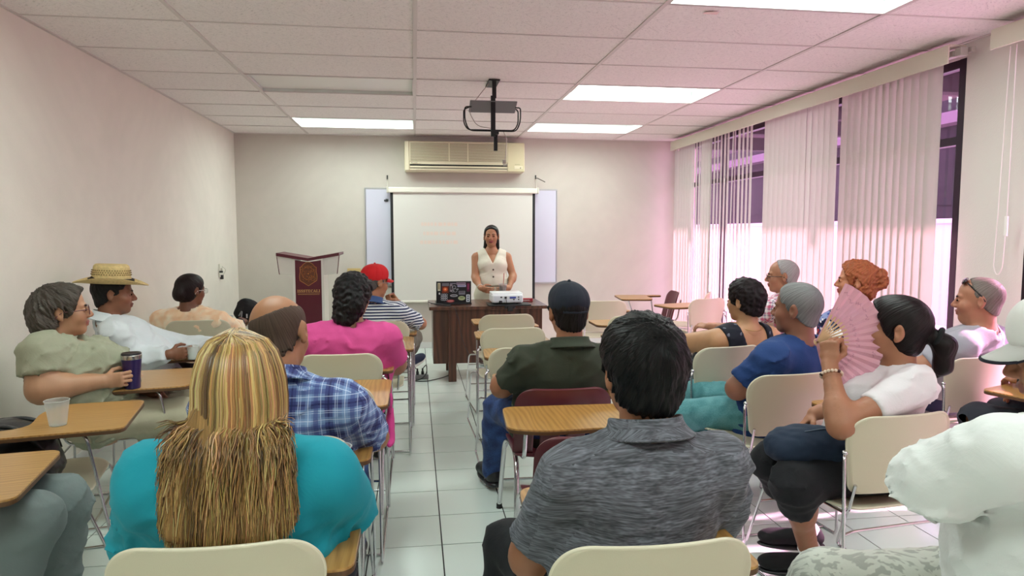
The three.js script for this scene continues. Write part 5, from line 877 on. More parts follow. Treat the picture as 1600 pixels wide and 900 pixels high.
// woman with long blond hair
person({ label: 'woman from behind in a turquoise blouse with long streaked blond hair', at: [-0.41, -1.70], yaw: 2, head: [-0.402, 1.074, -1.64], hy: -6, hp: 2, hs: 0.93, skin: '#c08d6b', noFace: true,
  build: { sh: 0.185, chest: [0.19, 0.125], belly: [0.20, 0.15], hip: [0.20, 0.14], arm: 1.32, leg: 1.1, back: true },
  armL: { E: [-0.67, 0.66, -1.76], W: [-0.55, 0.66, -1.98] }, armR: { E: [-0.185, 0.705, -1.78], W: [-0.24, 0.70, -2.02] },
  shirt: { mat: cloth('#0c90a2'), len: 1.35, cell: 0.010, amp: 0.013, c: 0.018, loose: 0.012, name: 'blouse' }, pants: { mat: cloth('#2a2c36') }, shoes: { mat: blackShoe },
  hair: { mat: hairMat('#8a6a40', 0.45), th: 0.004, top: 0.004, keep: 'all', overEars: true, amp: 0.002 },
  extra: (c) => {
    const { H } = c; reseed(50); const list = [], hmat = phys('#ffffff', 0.38, { vertexColors: true, anisotropy: 0.5, sheen: 0.2 });
    const cols = [lin('#5a4029'), lin('#7a5a36'), lin('#957244'), lin('#b08b54'), lin('#c9a66c'), lin('#d4b784')];
    const yb = 0.72;
    for (let i = 0; i < 2600; i++) {
      const layer = rnd(), a = (rnd() * 2 - 1), th = a * 1.62, d = 0.004 + 0.014 * layer, wob = 0.006 * (rnd() - 0.5), ph = rnd() * 6.28;
      const s0 = H.at(-0.012 + a * 0.012, 0.110 + 0.008 * layer, 0.060 - rnd() * 0.10);
      const rx = 0.081 + d, rz = 0.103 + d, e1 = H.at(Math.sin(th) * rx * 0.72, 0.083 + 0.012 * layer, -0.016 - Math.cos(th) * rz * 0.62), e2 = H.at(Math.sin(th) * rx, 0.025, -0.016 - Math.cos(th) * rz), e3 = H.at(Math.sin(th) * (rx + 0.006), -0.06, -0.022 - Math.cos(th) * (rz + 0.004) * 0.9 - 0.01);
      const lat = Math.sin(th * 0.82) * 0.145 + wob, back = 0.148 - 0.05 * a * a + 0.016 * layer, L3 = e3.clone().sub(H.o).dot(H.r), yE = yb + 0.07 * a * a + rnd() ** 3 * 0.22 + 0.02 * rnd(), y3 = H.o.y - 0.06;
      const w = (k) => 0.0045 * Math.sin(ph + k * 1.5), pt = (q, l, bk) => V(H.o.x + lerp(L3, lat, l) + w(q * 4), lerp(y3, yE, q), H.o.z + bk + 0.3 * w(q * 3));
      const p3 = e3, m1 = pt(0.25, 0.22, lerp(0.125, back, 0.4) + 0.004 * layer), m2 = pt(0.50, 0.60, back), m3 = pt(0.76, 0.9, back + 0.020), m4 = pt(1, 1.03 + 0.12 * (rnd() - 0.5), back + 0.030);
      const q = 0.8 * noise(a * 9, 1.5, 2.5) + 1.1 * (rnd() - 0.5) + (layer - 0.5) * 0.4, ci = clamp(Math.floor(2.3 + q * 3.0), 0, 5);
      list.push({ p: [s0, e1, e2, p3, m1, m2, m3, m4], r: 0.0013 + 0.0016 * rnd(), col: cols[ci].map((v) => v * (0.85 + 0.3 * rnd())) });
    }
    strands(c, list, hmat);
    const base = fieldMesh([[ecap(H.at(0, 0.02, -0.03), V(H.o.x, 0.93, H.o.z + 0.125), 0.070, 0.08, 0.112, 0.034, H.r), 0.02], [ecap(V(H.o.x, 0.93, H.o.z + 0.128), V(H.o.x, 0.78, H.o.z + 0.155), 0.118, 0.032, 0.128, 0.020, H.r), 0.02]], 0.008, (F) => F.warp((x, y, z) => 0.006 * noise(x * 60, y * 4, z * 30)));
    mesh('hair_mass', c.off(boxUV(base)), hairMat('#a98250', 0.5), c.t);
  } });
// balding man in blue plaid
person({ label: 'balding man in a blue plaid shirt sitting just ahead of the long blond hair', at: [-0.43, -2.42], yaw: 4, head: [-0.450, 1.078, -2.36], hy: 12, hp: -12, hr: -7, hs: 1.10, skin: '#a5714f',
  build: { sh: 0.20, chest: [0.19, 0.125], belly: [0.19, 0.15], hip: [0.195, 0.135], arm: 1.2, leg: 1.1, back: true },
  armR: { E: [-0.155, 0.675, -2.50], W: [-0.20, 0.71, -2.74], hand: 'relax' }, armL: { E: [-0.72, 0.68, -2.50], W: [-0.58, 0.70, -2.72] },
  shirt: { mat: cloth('#ffffff', { map: bluePlaid }), len: 0.88, collar: true, cell: 0.010, amp: 0.009, loose: 0.014 }, pants: { mat: blueJean }, shoes: { mat: blackShoe },
  hair: { mat: hairMat('#5e4a3e', 0.55), th: 0.0026, keep: 'short', nape: true, amp: 0.0008, baldAt: [-0.018, 0.108, -0.020], bald: [0.072, 0.078, 0.112], baldK: 0.03, ragged: 0.022, cell: 0.0034 } });
// woman in the pink top
person({ label: 'heavy woman from behind in a bright pink top with dark curly hair', at: [-0.38, -3.93], yaw: 2, head: [-0.340, 1.058, -3.86], hy: 14, hp: -2, hs: 1.04, skin: '#9c6a50',
  build: { sh: 0.19, chest: [0.20, 0.14], belly: [0.22, 0.17], hip: [0.22, 0.15], arm: 1.40, leg: 1.2, back: true },
  armL: { E: [-0.68, 0.66, -3.96], W: [-0.56, 0.69, -4.20] }, armR: { E: [-0.115, 0.66, -3.96], W: [-0.16, 0.70, -4.20] },
  shirt: { mat: cloth('#d24a8c'), len: 0.80, cell: 0.011, amp: 0.007, name: 'top' }, pants: { mat: cloth('#2b2d3a') }, shoes: { mat: blackShoe },
  hair: { mat: hairMat('#231f20', 0.42), th: 0.022, nape: true, keep: 'full', overEars: true, curl: 0.011, fr: 52, add: ({ e }) => [[e([0.0, -0.055, -0.075], [0.078, 0.07, 0.055]), 0.03], [e([-0.02, -0.10, -0.085], [0.06, 0.05, 0.045]), 0.03], [e([0.03, -0.02, -0.10], [0.06, 0.06, 0.04]), 0.03]] } });
// man in the red cap
person({ label: 'man in a red cap and navy striped shirt resting his cheek on his hand', at: [-0.25, -5.20], yaw: 6, head: [-0.292, 1.050, -5.08], hy: 48, hp: -6, hs: 1.0, skin: '#a8714f',
  build: { sh: 0.185, arm: 1.1 }, armR: { E: [0.035, 0.715, -5.30], W: [-0.135, 0.885, -5.235], hand: 'fist', f: [-0.55, 0.75, 0.1], p: [-0.6, -0.3, 0.6] }, armL: { E: [-0.50, 0.70, -5.30], W: [-0.33, 0.72, -5.46] },
  legR: { K: [-0.02, 0.56, -5.62], A: [-0.09, 0.325, -5.80], T: [0.75, 0.30, -0.55], U: [-0.15, 0.9, 0.3] }, legL: { K: [-0.36, 0.51, -5.62], A: [-0.33, 0.09, -5.62] },
  shirt: { mat: cloth('#ffffff', { map: navyStripe }), len: 0.8, collar: cloth('#39507e'), cell: 0.011 }, pants: { mat: cloth('#6b6258'), to: 1.5 }, bareLegs: 1, shoes: { mat: cloth('#262c44'), sole: whiteSole },
  hair: { mat: hairMat('#6d6663'), th: 0.006, nape: true, keep: 'short' },
  extra: (c) => { ballCap(c, { mat: cloth('#c8141c'), tilt: 0.16, len: 0.07, dip: 0.25 }); glasses(c, { mat: std('#8e8a88', 0.3, { metalness: 0.7 }) }); } });
// speaker
const creamVest = cloth('#e3dccb');
person({ label: 'woman speaker standing behind the desk in a cream buttoned waistcoat, dark hair tied back', at: [0.80, -7.33], yaw: 180, stand: true, hipY: 0.76, pelvis: [0.815, 0.76, -7.33], head: [0.808, 1.372, -7.30], hy: 190, hp: 0, hs: 0.97, skin: '#b27a5a', lips: '#8b3c40',
  build: { sh: 0.165, chest: [0.145, 0.10], belly: [0.128, 0.098], hip: [0.165, 0.115], arm: 0.92, leg: 0.95, bust: 0.42, neck: 0.86, hand: 0.9 },
  armR: { E: [0.628, 0.94, -7.27], W: [0.672, 0.835, -7.10], hand: 'cup', f: [0.75, -0.25, 0.45], p: [0.35, 0.2, -0.7] }, armL: { E: [1.040, 0.945, -7.30], W: [0.975, 0.83, -7.13], hand: 'cup', f: [-0.72, -0.18, 0.42], p: [-0.35, 0.0, -0.75] },
  shirt: { mat: creamVest, len: 0, cell: 0.008, amp: 0.004, c: 0.018, hem: 0.115, name: 'waistcoat', cut: ({ N, S, ax, fw, sd, C, arms }) => [
    ...['L', 'R'].map((k) => ell(S[k].clone().addScaledVector(sd, (k === 'L' ? -1 : 1) * 0.045).addScaledVector(ax, -0.01), [0.072, 0.105, 0.11], [sd, ax, fw])),
    { b: bbOf([N, 0.25]), d: (x, y, z) => { const p = V(x, y, z).sub(N), l = p.dot(sd), h = p.dot(ax) + 0.155, f = p.dot(fw); return Math.max(Math.abs(l) * 0.90 - 0.42 * h, -f - 0.01); } }] },
  pants: { mat: cloth('#cfc6b2'), cell: 0.011, amp: 0.006 }, shoes: { mat: std('#cfc6b6', 0.5) },
  hair: { mat: hairMat('#1d1413', 0.34), th: 0.007, keep: 'all', overEars: false, amp: 0.002, add: ({ k, e }) => [[k([0.05, 0.0, -0.06], [0.075, -0.13, -0.045], 0.030, 0.020), 0.02], [k([-0.05, 0.0, -0.06], [-0.070, -0.14, -0.035], 0.030, 0.018), 0.02], [e([0, -0.05, -0.075], [0.06, 0.08, 0.035]), 0.03]] },
  extra: (c) => { for (let k = 0; k < 3; k++) { const p = c.N.clone().addScaledVector(c.ax, -0.215 - k * 0.075), q = p.addScaledVector(c.fw, [0.144, 0.145, 0.141][k]); mesh('button', c.off(new THREE.CylinderGeometry(0.0095, 0.0095, 0.006, 14).rotateX(Math.PI / 2).translate(q.x, q.y, q.z)), std('#4a3528', 0.4), c.t); }
    mesh('belt', c.off(fieldMesh([[ecap(c.P.clone().addScaledVector(c.ax, 0.075), c.P.clone().addScaledVector(c.ax, 0.10), 0.150, 0.118, 0.148, 0.116, c.sd), 0.01]], 0.008, null, 1)), cloth('#c2baa8'), c.t);
    mesh('earring', c.off(new THREE.SphereGeometry(0.006, 10, 8).translate(...c.H.at(0.082, -0.035, -0.005).toArray())), SK.gold, c.t);
    mesh('wristband', c.off(sweep(Array.from({ length: 17 }, (_, i) => { const a = i / 8 * Math.PI, W = c.arms.R.W.clone().lerp(c.arms.R.E, 0.12), d = c.arms.R.E.clone().sub(c.arms.R.W).normalize(), u = d.clone().cross(V(0, 1, 0)).normalize(), w = u.clone().cross(d); return W.addScaledVector(u, Math.cos(a) * 0.029).addScaledVector(w, Math.sin(a) * 0.029); }), () => 0.004, 6, 1, false)), std('#d8d2c8', 0.4), c.t); } });
// woman with the purple tumbler
person({ label: 'woman in a sage green blouse and glasses by the wall, holding the purple tumbler', at: [-1.53, -3.60], yaw: 76, syaw: 70, head: [-1.655, 1.042, -3.50], hy: 64, hp: 4, hs: 1.04, skin: '#b58566', lips: '#9c5a50',
  build: { sh: 0.19, chest: [0.185, 0.14], belly: [0.19, 0.175], hip: [0.20, 0.15], arm: 1.55, leg: 1.2, bust: 1.25, bustUp: -0.03, bellyF: 0.02, hand: 0.95 },
  SR: [-1.675, 0.86, -3.36], armR: { E: [-1.66, 0.715, -3.30], W: [-1.445, 0.728, -3.385], hand: 'grip', f: [0.94, 0.02, -0.10], p: [0.35, 0, -0.94] }, armL: { E: [-1.52, 0.655, -3.80], W: [-1.31, 0.585, -3.68] },
  legR: { K: [-1.17, 0.50, -3.58], A: [-1.20, 0.09, -3.60], T: [1, 0, -0.2] }, legL: { K: [-1.14, 0.50, -3.76], A: [-1.16, 0.09, -3.8], T: [1, 0, -0.2] },
  shirt: { mat: cloth('#9c9c86'), len: 0.66, cell: 0.010, amp: 0.020, loose: 0.018, name: 'blouse', cut: ({ N, ax, fw, sd }) => [{ b: bbOf([N, 0.2]), d: (x, y, z) => { const p = V(x, y, z).sub(N), l = p.dot(sd), h = p.dot(ax) + 0.11, f = p.dot(fw); return Math.max(Math.abs(l) * 0.93 - 0.36 * h, -f - 0.0); } }] }, pants: { mat: cloth('#b3aa92'), amp: 0.012, loose: 0.014 }, shoes: { mat: std('#d8d2c6', 0.6), sole: whiteSole },
  hair: { mat: hairMat('#5a5048', 0.46), th: 0.020, top: 0.014, nape: true, keep: 'full', amp: 0.012, overEars: false, add: ({ e }) => [[e([0.02, -0.02, -0.085], [0.075, 0.075, 0.055]), 0.03], [e([0.055, -0.055, -0.07], [0.04, 0.045, 0.04]), 0.02], [e([-0.03, -0.065, -0.08], [0.06, 0.045, 0.04]), 0.02]] },
  extra: (c) => glasses(c, { mat: std('#6a3d44', 0.3), r: 0.002 }) });
// man in the straw hat
person({ label: 'man in a straw hat and white long-sleeved shirt by the wall, cup in his hand', at: [-1.56, -4.42], yaw: 74, syaw: 66, head: [-1.762, 1.052, -4.33], hy: 70, hp: -2, hs: 1.02, skin: '#83543c', lips: '#6e3f34',
  build: { sh: 0.19, chest: [0.175, 0.125], belly: [0.17, 0.14], arm: 1.1, neck: 1.02 },
  armR: { E: [-1.60, 0.68, -4.19], W: [-1.415, 0.712, -4.17], hand: 'grip', f: [0.96, 0.04, -0.12], p: [0.25, 0, -0.96] }, armL: { E: [-1.45, 0.68, -4.60], W: [-1.24, 0.70, -4.52] },
  legR: { K: [-1.14, 0.50, -4.42], A: [-1.16, 0.09, -4.44], T: [1, 0, -0.2] }, legL: { K: [-1.12, 0.50, -4.60], A: [-1.14, 0.09, -4.62], T: [1, 0, -0.2] },
  shirt: { mat: cloth('#dbe0e4'), len: 1.97, cell: 0.010, amp: 0.011, loose: 0.016, collar: true }, pants: { mat: cloth('#6e6258') }, shoes: { mat: std('#5a4636', 0.5) },
  hair: { mat: hairMat('#1c1716'), th: 0.007, nape: true, keep: 'short' },
  extra: (c) => {
    const { H, off, t } = c, s = c.hs, straw = dataTex(256, 256, (u, v, i, j) => { const n = 0.5 + 0.5 * Math.sin(i * Math.PI / 4) * Math.sin(j * Math.PI / 4); const g = 0.80 + 0.12 * n + 0.08 * tnoise(u, v, 20, 20); return [g * 0.98, g * 0.86, g * 0.60]; }, { repeat: [4, 4] }), sm = std('#ffffff', 0.85, { map: straw });
    const HB = frameOf(H.at(0, 0.062 * s, -0.012 * s), rad(70), rad(-3), 0);
    const F = new Field(HB.o.clone().addScalar(-0.18), HB.o.clone().addScalar(0.22), 0.0055);
    F.add(ecap(HB.at(0, -0.01, 0), HB.at(0, 0.085, 0), 0.096, 0.112, 0.078, 0.095, HB.r), 0.01); F.sub(ell(HB.at(0, 0.195, 0), [0.03, 0.032, 0.085], HB.B), 0.02); F.keep((x, y, z) => { const q = HB.loc(x, y, z); return Math.max(-q.y, q.y - 0.118 + 0.25 * Math.abs(q.x) * 0.4); }, 0.02);
    const hat = mesh('straw_hat', off(bodyUV(relax(F.mesh(), 2), 0)), sm, t);
    mesh('brim', off(boxUV(shell((u, v) => { const a = u * Math.PI, q = (v + 1) / 2, r0 = lerp(0.09, 0.165, q), r1 = lerp(0.105, 0.195, q); const x = Math.sin(a) * r0, z = Math.cos(a) * r1; return HB.at(x, 0.004 + 0.9 * q * q * (x * x) * 1.6 - 0.010 * q * Math.max(0, Math.cos(a)), z); }, 48, 6, 0.004))), sm, hat);
    const bandPts = Array.from({ length: 33 }, (_, i) => { const a = i / 32 * Math.PI * 2; return HB.at(Math.sin(a) * 0.099, 0.018, Math.cos(a) * 0.115); });
    mesh('hat_band', off(merge([0, 0.009].map((d) => sweep(bandPts.map((p) => p.clone().addScaledVector(HB.u, d)), () => 0.006, 6, 1, false)))), cloth('#2c2018'), hat);
    const kn = HB.at(0.085, 0.018, -0.075); mesh('bow', off(merge([new THREE.SphereGeometry(0.012, 10, 8).translate(kn.x, kn.y, kn.z), ...[[-0.02, 0.02, -0.02], [-0.02, -0.016, -0.028]].map(([x, y, z]) => sweep([kn, kn.clone().add(V(x * 0.5, y * 0.6, z * 0.2)), kn.clone().add(V(x, y, 0.01))], (q) => 0.005 + 0.006 * q, 6))])), cloth('#2c2018'), hat);
    const holes = []; for (let r = 0; r < 3; r++) for (let k = 0; k < 46; k++) { const a = (k + r * 0.5) / 46 * Math.PI * 2, y = 0.055 + r * 0.012, w = lerp(0.0955, 0.0825, y / 0.085), d = lerp(0.1115, 0.099, y / 0.085); const p = HB.at(Math.sin(a) * w, y, Math.cos(a) * d); holes.push(new THREE.SphereGeometry(0.0032, 6, 5).translate(p.x, p.y, p.z)); }
    tag(mesh('vent_holes', off(merge(holes)), std('#7a6236', 0.9), hat), null, null, null, 'stuff');
  } });
// woman in peach
person({ label: 'woman in a peach tie-dyed shirt and clear glasses, dark hair pinned back', at: [-1.62, -5.44], yaw: 6, head: [-1.645, 0.985, -5.35], hy: 34, hp: -2, hs: 1.0, skin: '#74462f', lips: '#6a3a30',
  build: { sh: 0.195, chest: [0.19, 0.125], belly: [0.195, 0.15], hip: [0.195, 0.14], arm: 1.25, back: true }, armR: { E: [-1.395, 0.665, -5.50], W: [-1.385, 0.70, -5.70] }, armL: { E: [-1.90, 0.66, -5.50], W: [-1.76, 0.68, -5.72] },
  shirt: { mat: cloth('#ffffff', { map: tieDye }), len: 1.6, cell: 0.011, amp: 0.010 }, pants: { mat: cloth('#3a3f4e') }, shoes: { mat: blackShoe },
  hair: { mat: hairMat('#241414', 0.36), th: 0.010, nape: true, keep: 'all', amp: 0.002, add: ({ e }) => [[e([0, -0.02, -0.105], [0.055, 0.055, 0.032]), 0.02]] },
  extra: (c) => { glasses(c, { mat: std('#d6cfc8', 0.3) }); mesh('watch', c.off(sweep(Array.from({ length: 17 }, (_, i) => { const a = i / 8 * Math.PI, d = c.arms.R.E.clone().sub(c.arms.R.W).normalize(), u = d.clone().cross(V(0, 1, 0)).normalize(), w = u.clone().cross(d); return c.arms.R.W.clone().lerp(c.arms.R.E, 0.1).addScaledVector(u, Math.cos(a) * 0.034).addScaledVector(w, Math.sin(a) * 0.034); }), () => 0.007, 6, 1, false)), std('#3a3a40', 0.4), c.t); } });
// woman in the dark printed top
person({ label: 'short-haired woman from behind in a black sleeveless printed dress', at: [1.84, -3.98], yaw: -12, head: [1.945, 1.002, -3.85], hy: -30, hp: 0, hs: 1.02, skin: '#bb8a64',
  build: { sh: 0.185, chest: [0.185, 0.125], belly: [0.195, 0.15], hip: [0.20, 0.14], arm: 1.32, leg: 1.15, back: true }, armL: { E: [1.65, 0.715, -4.12], W: [1.56, 0.72, -4.37] }, armR: { E: [2.18, 0.68, -3.94], W: [2.08, 0.68, -4.18] },
  shirt: { mat: cloth('#ffffff', { map: darkPrint }), len: 0, cell: 0.009, amp: 0.004, c: 0.012, name: 'dress', cut: ({ N, S, ax, fw, sd }) => [
    ...['L', 'R'].map((k) => ell(S[k].clone().addScaledVector(sd, (k === 'L' ? -1 : 1) * 0.035).addScaledVector(ax, -0.02), [0.078, 0.12, 0.2], [sd, ax, fw])), ell(N.clone().addScaledVector(ax, -0.015), [0.092, 0.105, 0.22], [sd, ax, fw])] },
  pants: { mat: cloth('#ffffff', { map: darkPrint }), to: 1.4, skirt: true, name: 'skirt' }, bareLegs: 1, shoes: { mat: blackShoe },
  hair: { mat: hairMat('#201416', 0.42), th: 0.020, top: 0.026, nape: true, keep: 'full', curl: 0.008, fr: 46 },
  extra: (c) => mesh('necklace', c.off(sweep(Array.from({ length: 25 }, (_, i) => { const a = i / 12 * Math.PI; return c.N.clone().addScaledVector(c.ax, 0.004 - 0.012 * Math.cos(a)).addScaledVector(c.sd, Math.sin(a) * 0.071).addScaledVector(c.fw, Math.cos(a) * 0.071 + 0.004); }), () => 0.0016, 5, 1, false)), SK.gold, c.t) });
// man in the pink plaid shirt
person({ label: 'white-haired man in glasses and a pink plaid shirt, profile in front of the blind', at: [2.50, -4.80], yaw: -36, head: [2.615, 1.098, -4.62], hy: -62, hp: 0, hs: 1.0, skin: '#b07a5e',
  build: { sh: 0.185, arm: 1.1 }, armL: { E: [2.30, 0.72, -4.62], W: [2.16, 0.72, -4.82] }, shirt: { mat: cloth('#ffffff', { map: pinkPlaid }), len: 0.75, collar: true, cell: 0.011 }, pants: { mat: cloth('#3a4058') }, shoes: { mat: blackShoe },
  hair: { mat: hairMat('#c4bfbf', 0.5), th: 0.004, top: 0.006, nape: true, keep: 'recede', amp: 0.0015, ragged: 0.008 }, extra: (c) => glasses(c, { mat: SK.dark, r: 0.0024 }) });
// man in the navy T-shirt
person({ label: 'grey-haired man in a navy blue T-shirt and teal jeans, turned to the left', at: [1.76, -3.24], yaw: -38, syaw: -26, head: [1.835, 1.042, -3.10], hy: -40, hp: 2, hs: 1.05, skin: '#8b5a44', lips: '#7a463c',
  build: { sh: 0.20, chest: [0.19, 0.13], belly: [0.20, 0.165], hip: [0.20, 0.14], arm: 1.3, leg: 1.15, back: true }, armL: { E: [1.535, 0.665, -3.09], W: [1.66, 0.64, -3.30] }, armR: { E: [2.06, 0.68, -3.24], W: [1.88, 0.68, -3.46] },
  legL: { K: [1.375, 0.455, -3.38], A: [1.42, 0.09, -3.44] }, legR: { K: [1.57, 0.50, -3.64], A: [1.57, 0.09, -3.67] },
  shirt: { mat: cloth('#14366c'), len: 0.82, cell: 0.010, amp: 0.010, hem: -0.09, loose: 0.012 }, pants: { mat: tealJean, amp: 0.009 }, shoes: { mat: blackShoe },
  hair: { mat: hairMat('#8d8b8b', 0.5), th: 0.005, top: 0.011, nape: true, keep: 'short', amp: 0.002, ragged: 0.007 } });
// woman with red hair
person({ label: 'red-haired woman in a colourful floral blouse sitting against the bright blind', at: [2.74, -4.12], yaw: -46, head: [2.775, 1.100, -4.02], hy: -57, hp: 4, hs: 1.03, skin: '#c4805c', lips: '#a04c44',
  build: { sh: 0.19, chest: [0.19, 0.13], belly: [0.19, 0.16], hip: [0.195, 0.14], arm: 1.3, bust: 1.15 }, armR: { E: [2.86, 0.68, -4.06], W: [2.66, 0.68, -4.24] }, armL: { E: [2.58, 0.68, -3.84], W: [2.44, 0.66, -4.02] },
  shirt: { mat: cloth('#ffffff', { map: floral }), len: 1.3, cell: 0.010, amp: 0.010, loose: 0.014, name: 'blouse' }, pants: { mat: cloth('#2b3b66') }, shoes: { mat: blackShoe },
  hair: { mat: hairMat('#bf6c44', 0.42), th: 0.018, top: 0.024, nape: true, keep: 'full', curl: 0.010, fr: 55, add: ({ e }) => [[e([0.0, 0.055, -0.125], [0.045, 0.045, 0.045]), 0.015], [e([0.0, 0.012, -0.145], [0.04, 0.045, 0.035]), 0.02], [e([0.01, -0.05, -0.09], [0.055, 0.06, 0.03]), 0.03]] },
  extra: (c) => { mesh('strap_band', c.off(sweep(Array.from({ length: 15 }, (_, i) => { const a = lerp(-0.3, 1.25, i / 14) * Math.PI; return c.N.clone().addScaledVector(c.ax, -0.012 + 0.006 * Math.cos(a)).addScaledVector(c.sd, Math.sin(a) * 0.098).addScaledVector(c.fw, Math.cos(a) * 0.09 - 0.01); }), () => 0.011, 6, 1)), cloth('#d9c9a2'), c.t); } });
// woman with the fan
const fanW = person({ label: 'woman in a white T-shirt and black shorts with a ponytail, fanning herself', at: [1.74, -2.47], yaw: -72, syaw: -62, head: [1.812, 1.047, -2.38], hy: -55, hp: 6, hs: 1.06, skin: '#a56f52', lips: '#8c4a42',
  build: { sh: 0.175, chest: [0.165, 0.12], belly: [0.175, 0.14], hip: [0.185, 0.135], arm: 1.10, leg: 0.98, bust: 1.0, neck: 0.98, hand: 0.97 },
  SL: [1.80, 0.862, -2.24], armL: { E: [1.485, 0.735, -2.20], W: [1.527, 0.925, -2.345], hand: 'fist', f: [0.05, 0.96, -0.18], p: [0.80, 0.05, -0.50] }, armR: { E: [1.76, 0.72, -2.56], W: [1.625, 0.672, -2.585], hand: 'relax', f: [-0.65, -0.62, -0.1], p: [0.3, -0.7, 0.35] },
  legL: { K: [1.385, 0.49, -2.32], A: [1.575, 0.105, -2.50], T: [-0.9, 0, -0.25] }, legR: { K: [1.40, 0.50, -2.52], A: [1.68, 0.115, -2.70], T: [-0.9, 0, -0.25] }, bareLegs: 1,
  shirt: { mat: cloth('#e8e2e6'), len: 0.62, cell: 0.009, amp: 0.009, loose: 0.005, c: 0.013, hem: -0.02 }, pants: { mat: cloth('#121218'), to: 1.30, amp: 0.010, loose: 0.014, name: 'shorts' }, shoes: { mat: cloth('#131316'), sock: cloth('#e6e2e2') },
  hair: { mat: hairMat('#1c1112', 0.34), th: 0.010, keep: 'all', nape: true, amp: 0.0018, add: ({ e, k }) => [[k([0, -0.005, -0.125], [0, -0.03, -0.160], 0.028, 0.036), 0.015], [k([0, -0.03, -0.160], [0, -0.105, -0.165], 0.038, 0.030), 0.02], [k([0, -0.105, -0.165], [0, -0.14, -0.15], 0.030, 0.012), 0.02]] },
  extra: (c) => {
    const { H, off, t } = c, s = c.hs; mesh('hair_tie', off(tube(Array.from({ length: 14 }, (_, i) => { const a = i / 7 * Math.PI; return H.at(Math.cos(a) * 0.033 * s, (0.0 + Math.sin(a) * 0.030 - 0.005) * s, (-0.137 - 0.3 * 0.03 * Math.sin(a)) * s); }), 0.009, 7, 0, true)), cloth('#0e0e12'), t);
    const A = c.arms.L, d = A.E.clone().sub(A.W).normalize(), u = d.clone().cross(V(0, 0, 1)).normalize(), w = u.clone().cross(d), C0 = A.W.clone().lerp(A.E, 0.17);
    for (let k = 0; k < 18; k++) { const a = k / 18 * Math.PI * 2, p = C0.clone().addScaledVector(u, Math.cos(a) * 0.036).addScaledVector(w, Math.sin(a) * 0.036); mesh('bracelet_bead', off(new THREE.SphereGeometry(0.0062, 10, 8).translate(p.x, p.y, p.z)), std(k % 6 === 5 ? '#3a1c1c' : '#e2c9b4', 0.35), t); }
  } });
// older man in the grey T-shirt
person({ label: 'older grey-haired man in a grey T-shirt, dark sunglasses pushed up on his head', at: [2.88, -3.46], yaw: -28, head: [2.975, 1.052, -3.27], hy: -47, hp: 0, hs: 1.04, skin: '#ab7358', lips: '#8e564a', fat: 0.6,
  build: { sh: 0.195, arm: 1.15, belly: [0.185, 0.15] }, armL: { E: [2.66, 0.70, -3.28], W: [2.56, 0.69, -3.52] }, shirt: { mat: cloth('#a5a2ac'), len: 0.8, cell: 0.011 }, pants: { mat: cloth('#2b3354') }, shoes: { mat: blackShoe },
  hair: { mat: hairMat('#8b8078', 0.5), th: 0.004, nape: true, keep: 'recede', amp: 0.0015, ragged: 0.008 },
  extra: (c) => { const g = { y: 0.075, z: 0.100 }, { H, off, t } = c, s = c.hs, at = (x, y, z) => H.at(x * s, y * s, z * s); const fr = []; for (const m of [1, -1]) { fr.push(ell(at(m * 0.034, 0.100, 0.062), [0.028 * s, 0.020 * s, 0.010 * s], frameOf(H.o, rad(-47), rad(40)).B)); fr.push(cone(at(m * 0.062, 0.092, 0.048), at(m * 0.081, 0.030, -0.012), 0.0042, 0.0042), cone(at(m * 0.081, 0.030, -0.012), at(m * 0.082, 0.004, -0.030), 0.004, 0.0035)); } fr.push(cone(at(-0.02, 0.104, 0.070), at(0.02, 0.104, 0.070), 0.004, 0.004)); mesh('sunglasses', off(boxUV(fieldMesh(fr.map((p) => [p, 0.004]), 0.003, null, 1, 0.01))), phys('#141317', 0.15, { clearcoat: 0.6 }), t); } });
// person in the white cap at the right edge
person({ label: 'person in a white visor cap and white T-shirt, cut by the right picture edge', at: [1.40, -1.38], yaw: -68, syaw: -52, head: [1.405, 1.150, -1.300], hy: -46, hp: -12, hs: 1.0, skin: '#9a6b4c', lips: '#7c4a40',
  build: { sh: 0.18, chest: [0.18, 0.13], belly: [0.195, 0.165], hip: [0.195, 0.145], arm: 1.3, leg: 1.1, bust: 0.9, back: true },
  SL: [1.205, 0.955, -1.235], armL: { E: [1.130, 0.872, -1.335], W: [1.33, 0.82, -1.46] }, armR: { E: [1.62, 0.74, -1.48], W: [1.52, 0.72, -1.52] }, legL: { K: [1.01, 0.50, -1.40], A: [1.06, 0.09, -1.42] }, legR: { K: [1.06, 0.50, -1.60], A: [1.10, 0.09, -1.62] },
  shirt: { mat: cloth('#e2e4e2'), len: 1.55, cell: 0.009, amp: 0.009, loose: 0.014, hem: -0.08 }, pants: { mat: cloth('#ffffff', { map: paleLeaf }), amp: 0.010, loose: 0.016 }, shoes: { mat: blackShoe },
  hair: { mat: hairMat('#3a302c'), th: 0.005, nape: true, keep: 'short' }, extra: (c) => ballCap(c, { mat: cloth('#e4e2de'), trim: cloth('#1a1c2a'), tilt: 0.12, len: 0.066, dip: 0.42 }) });
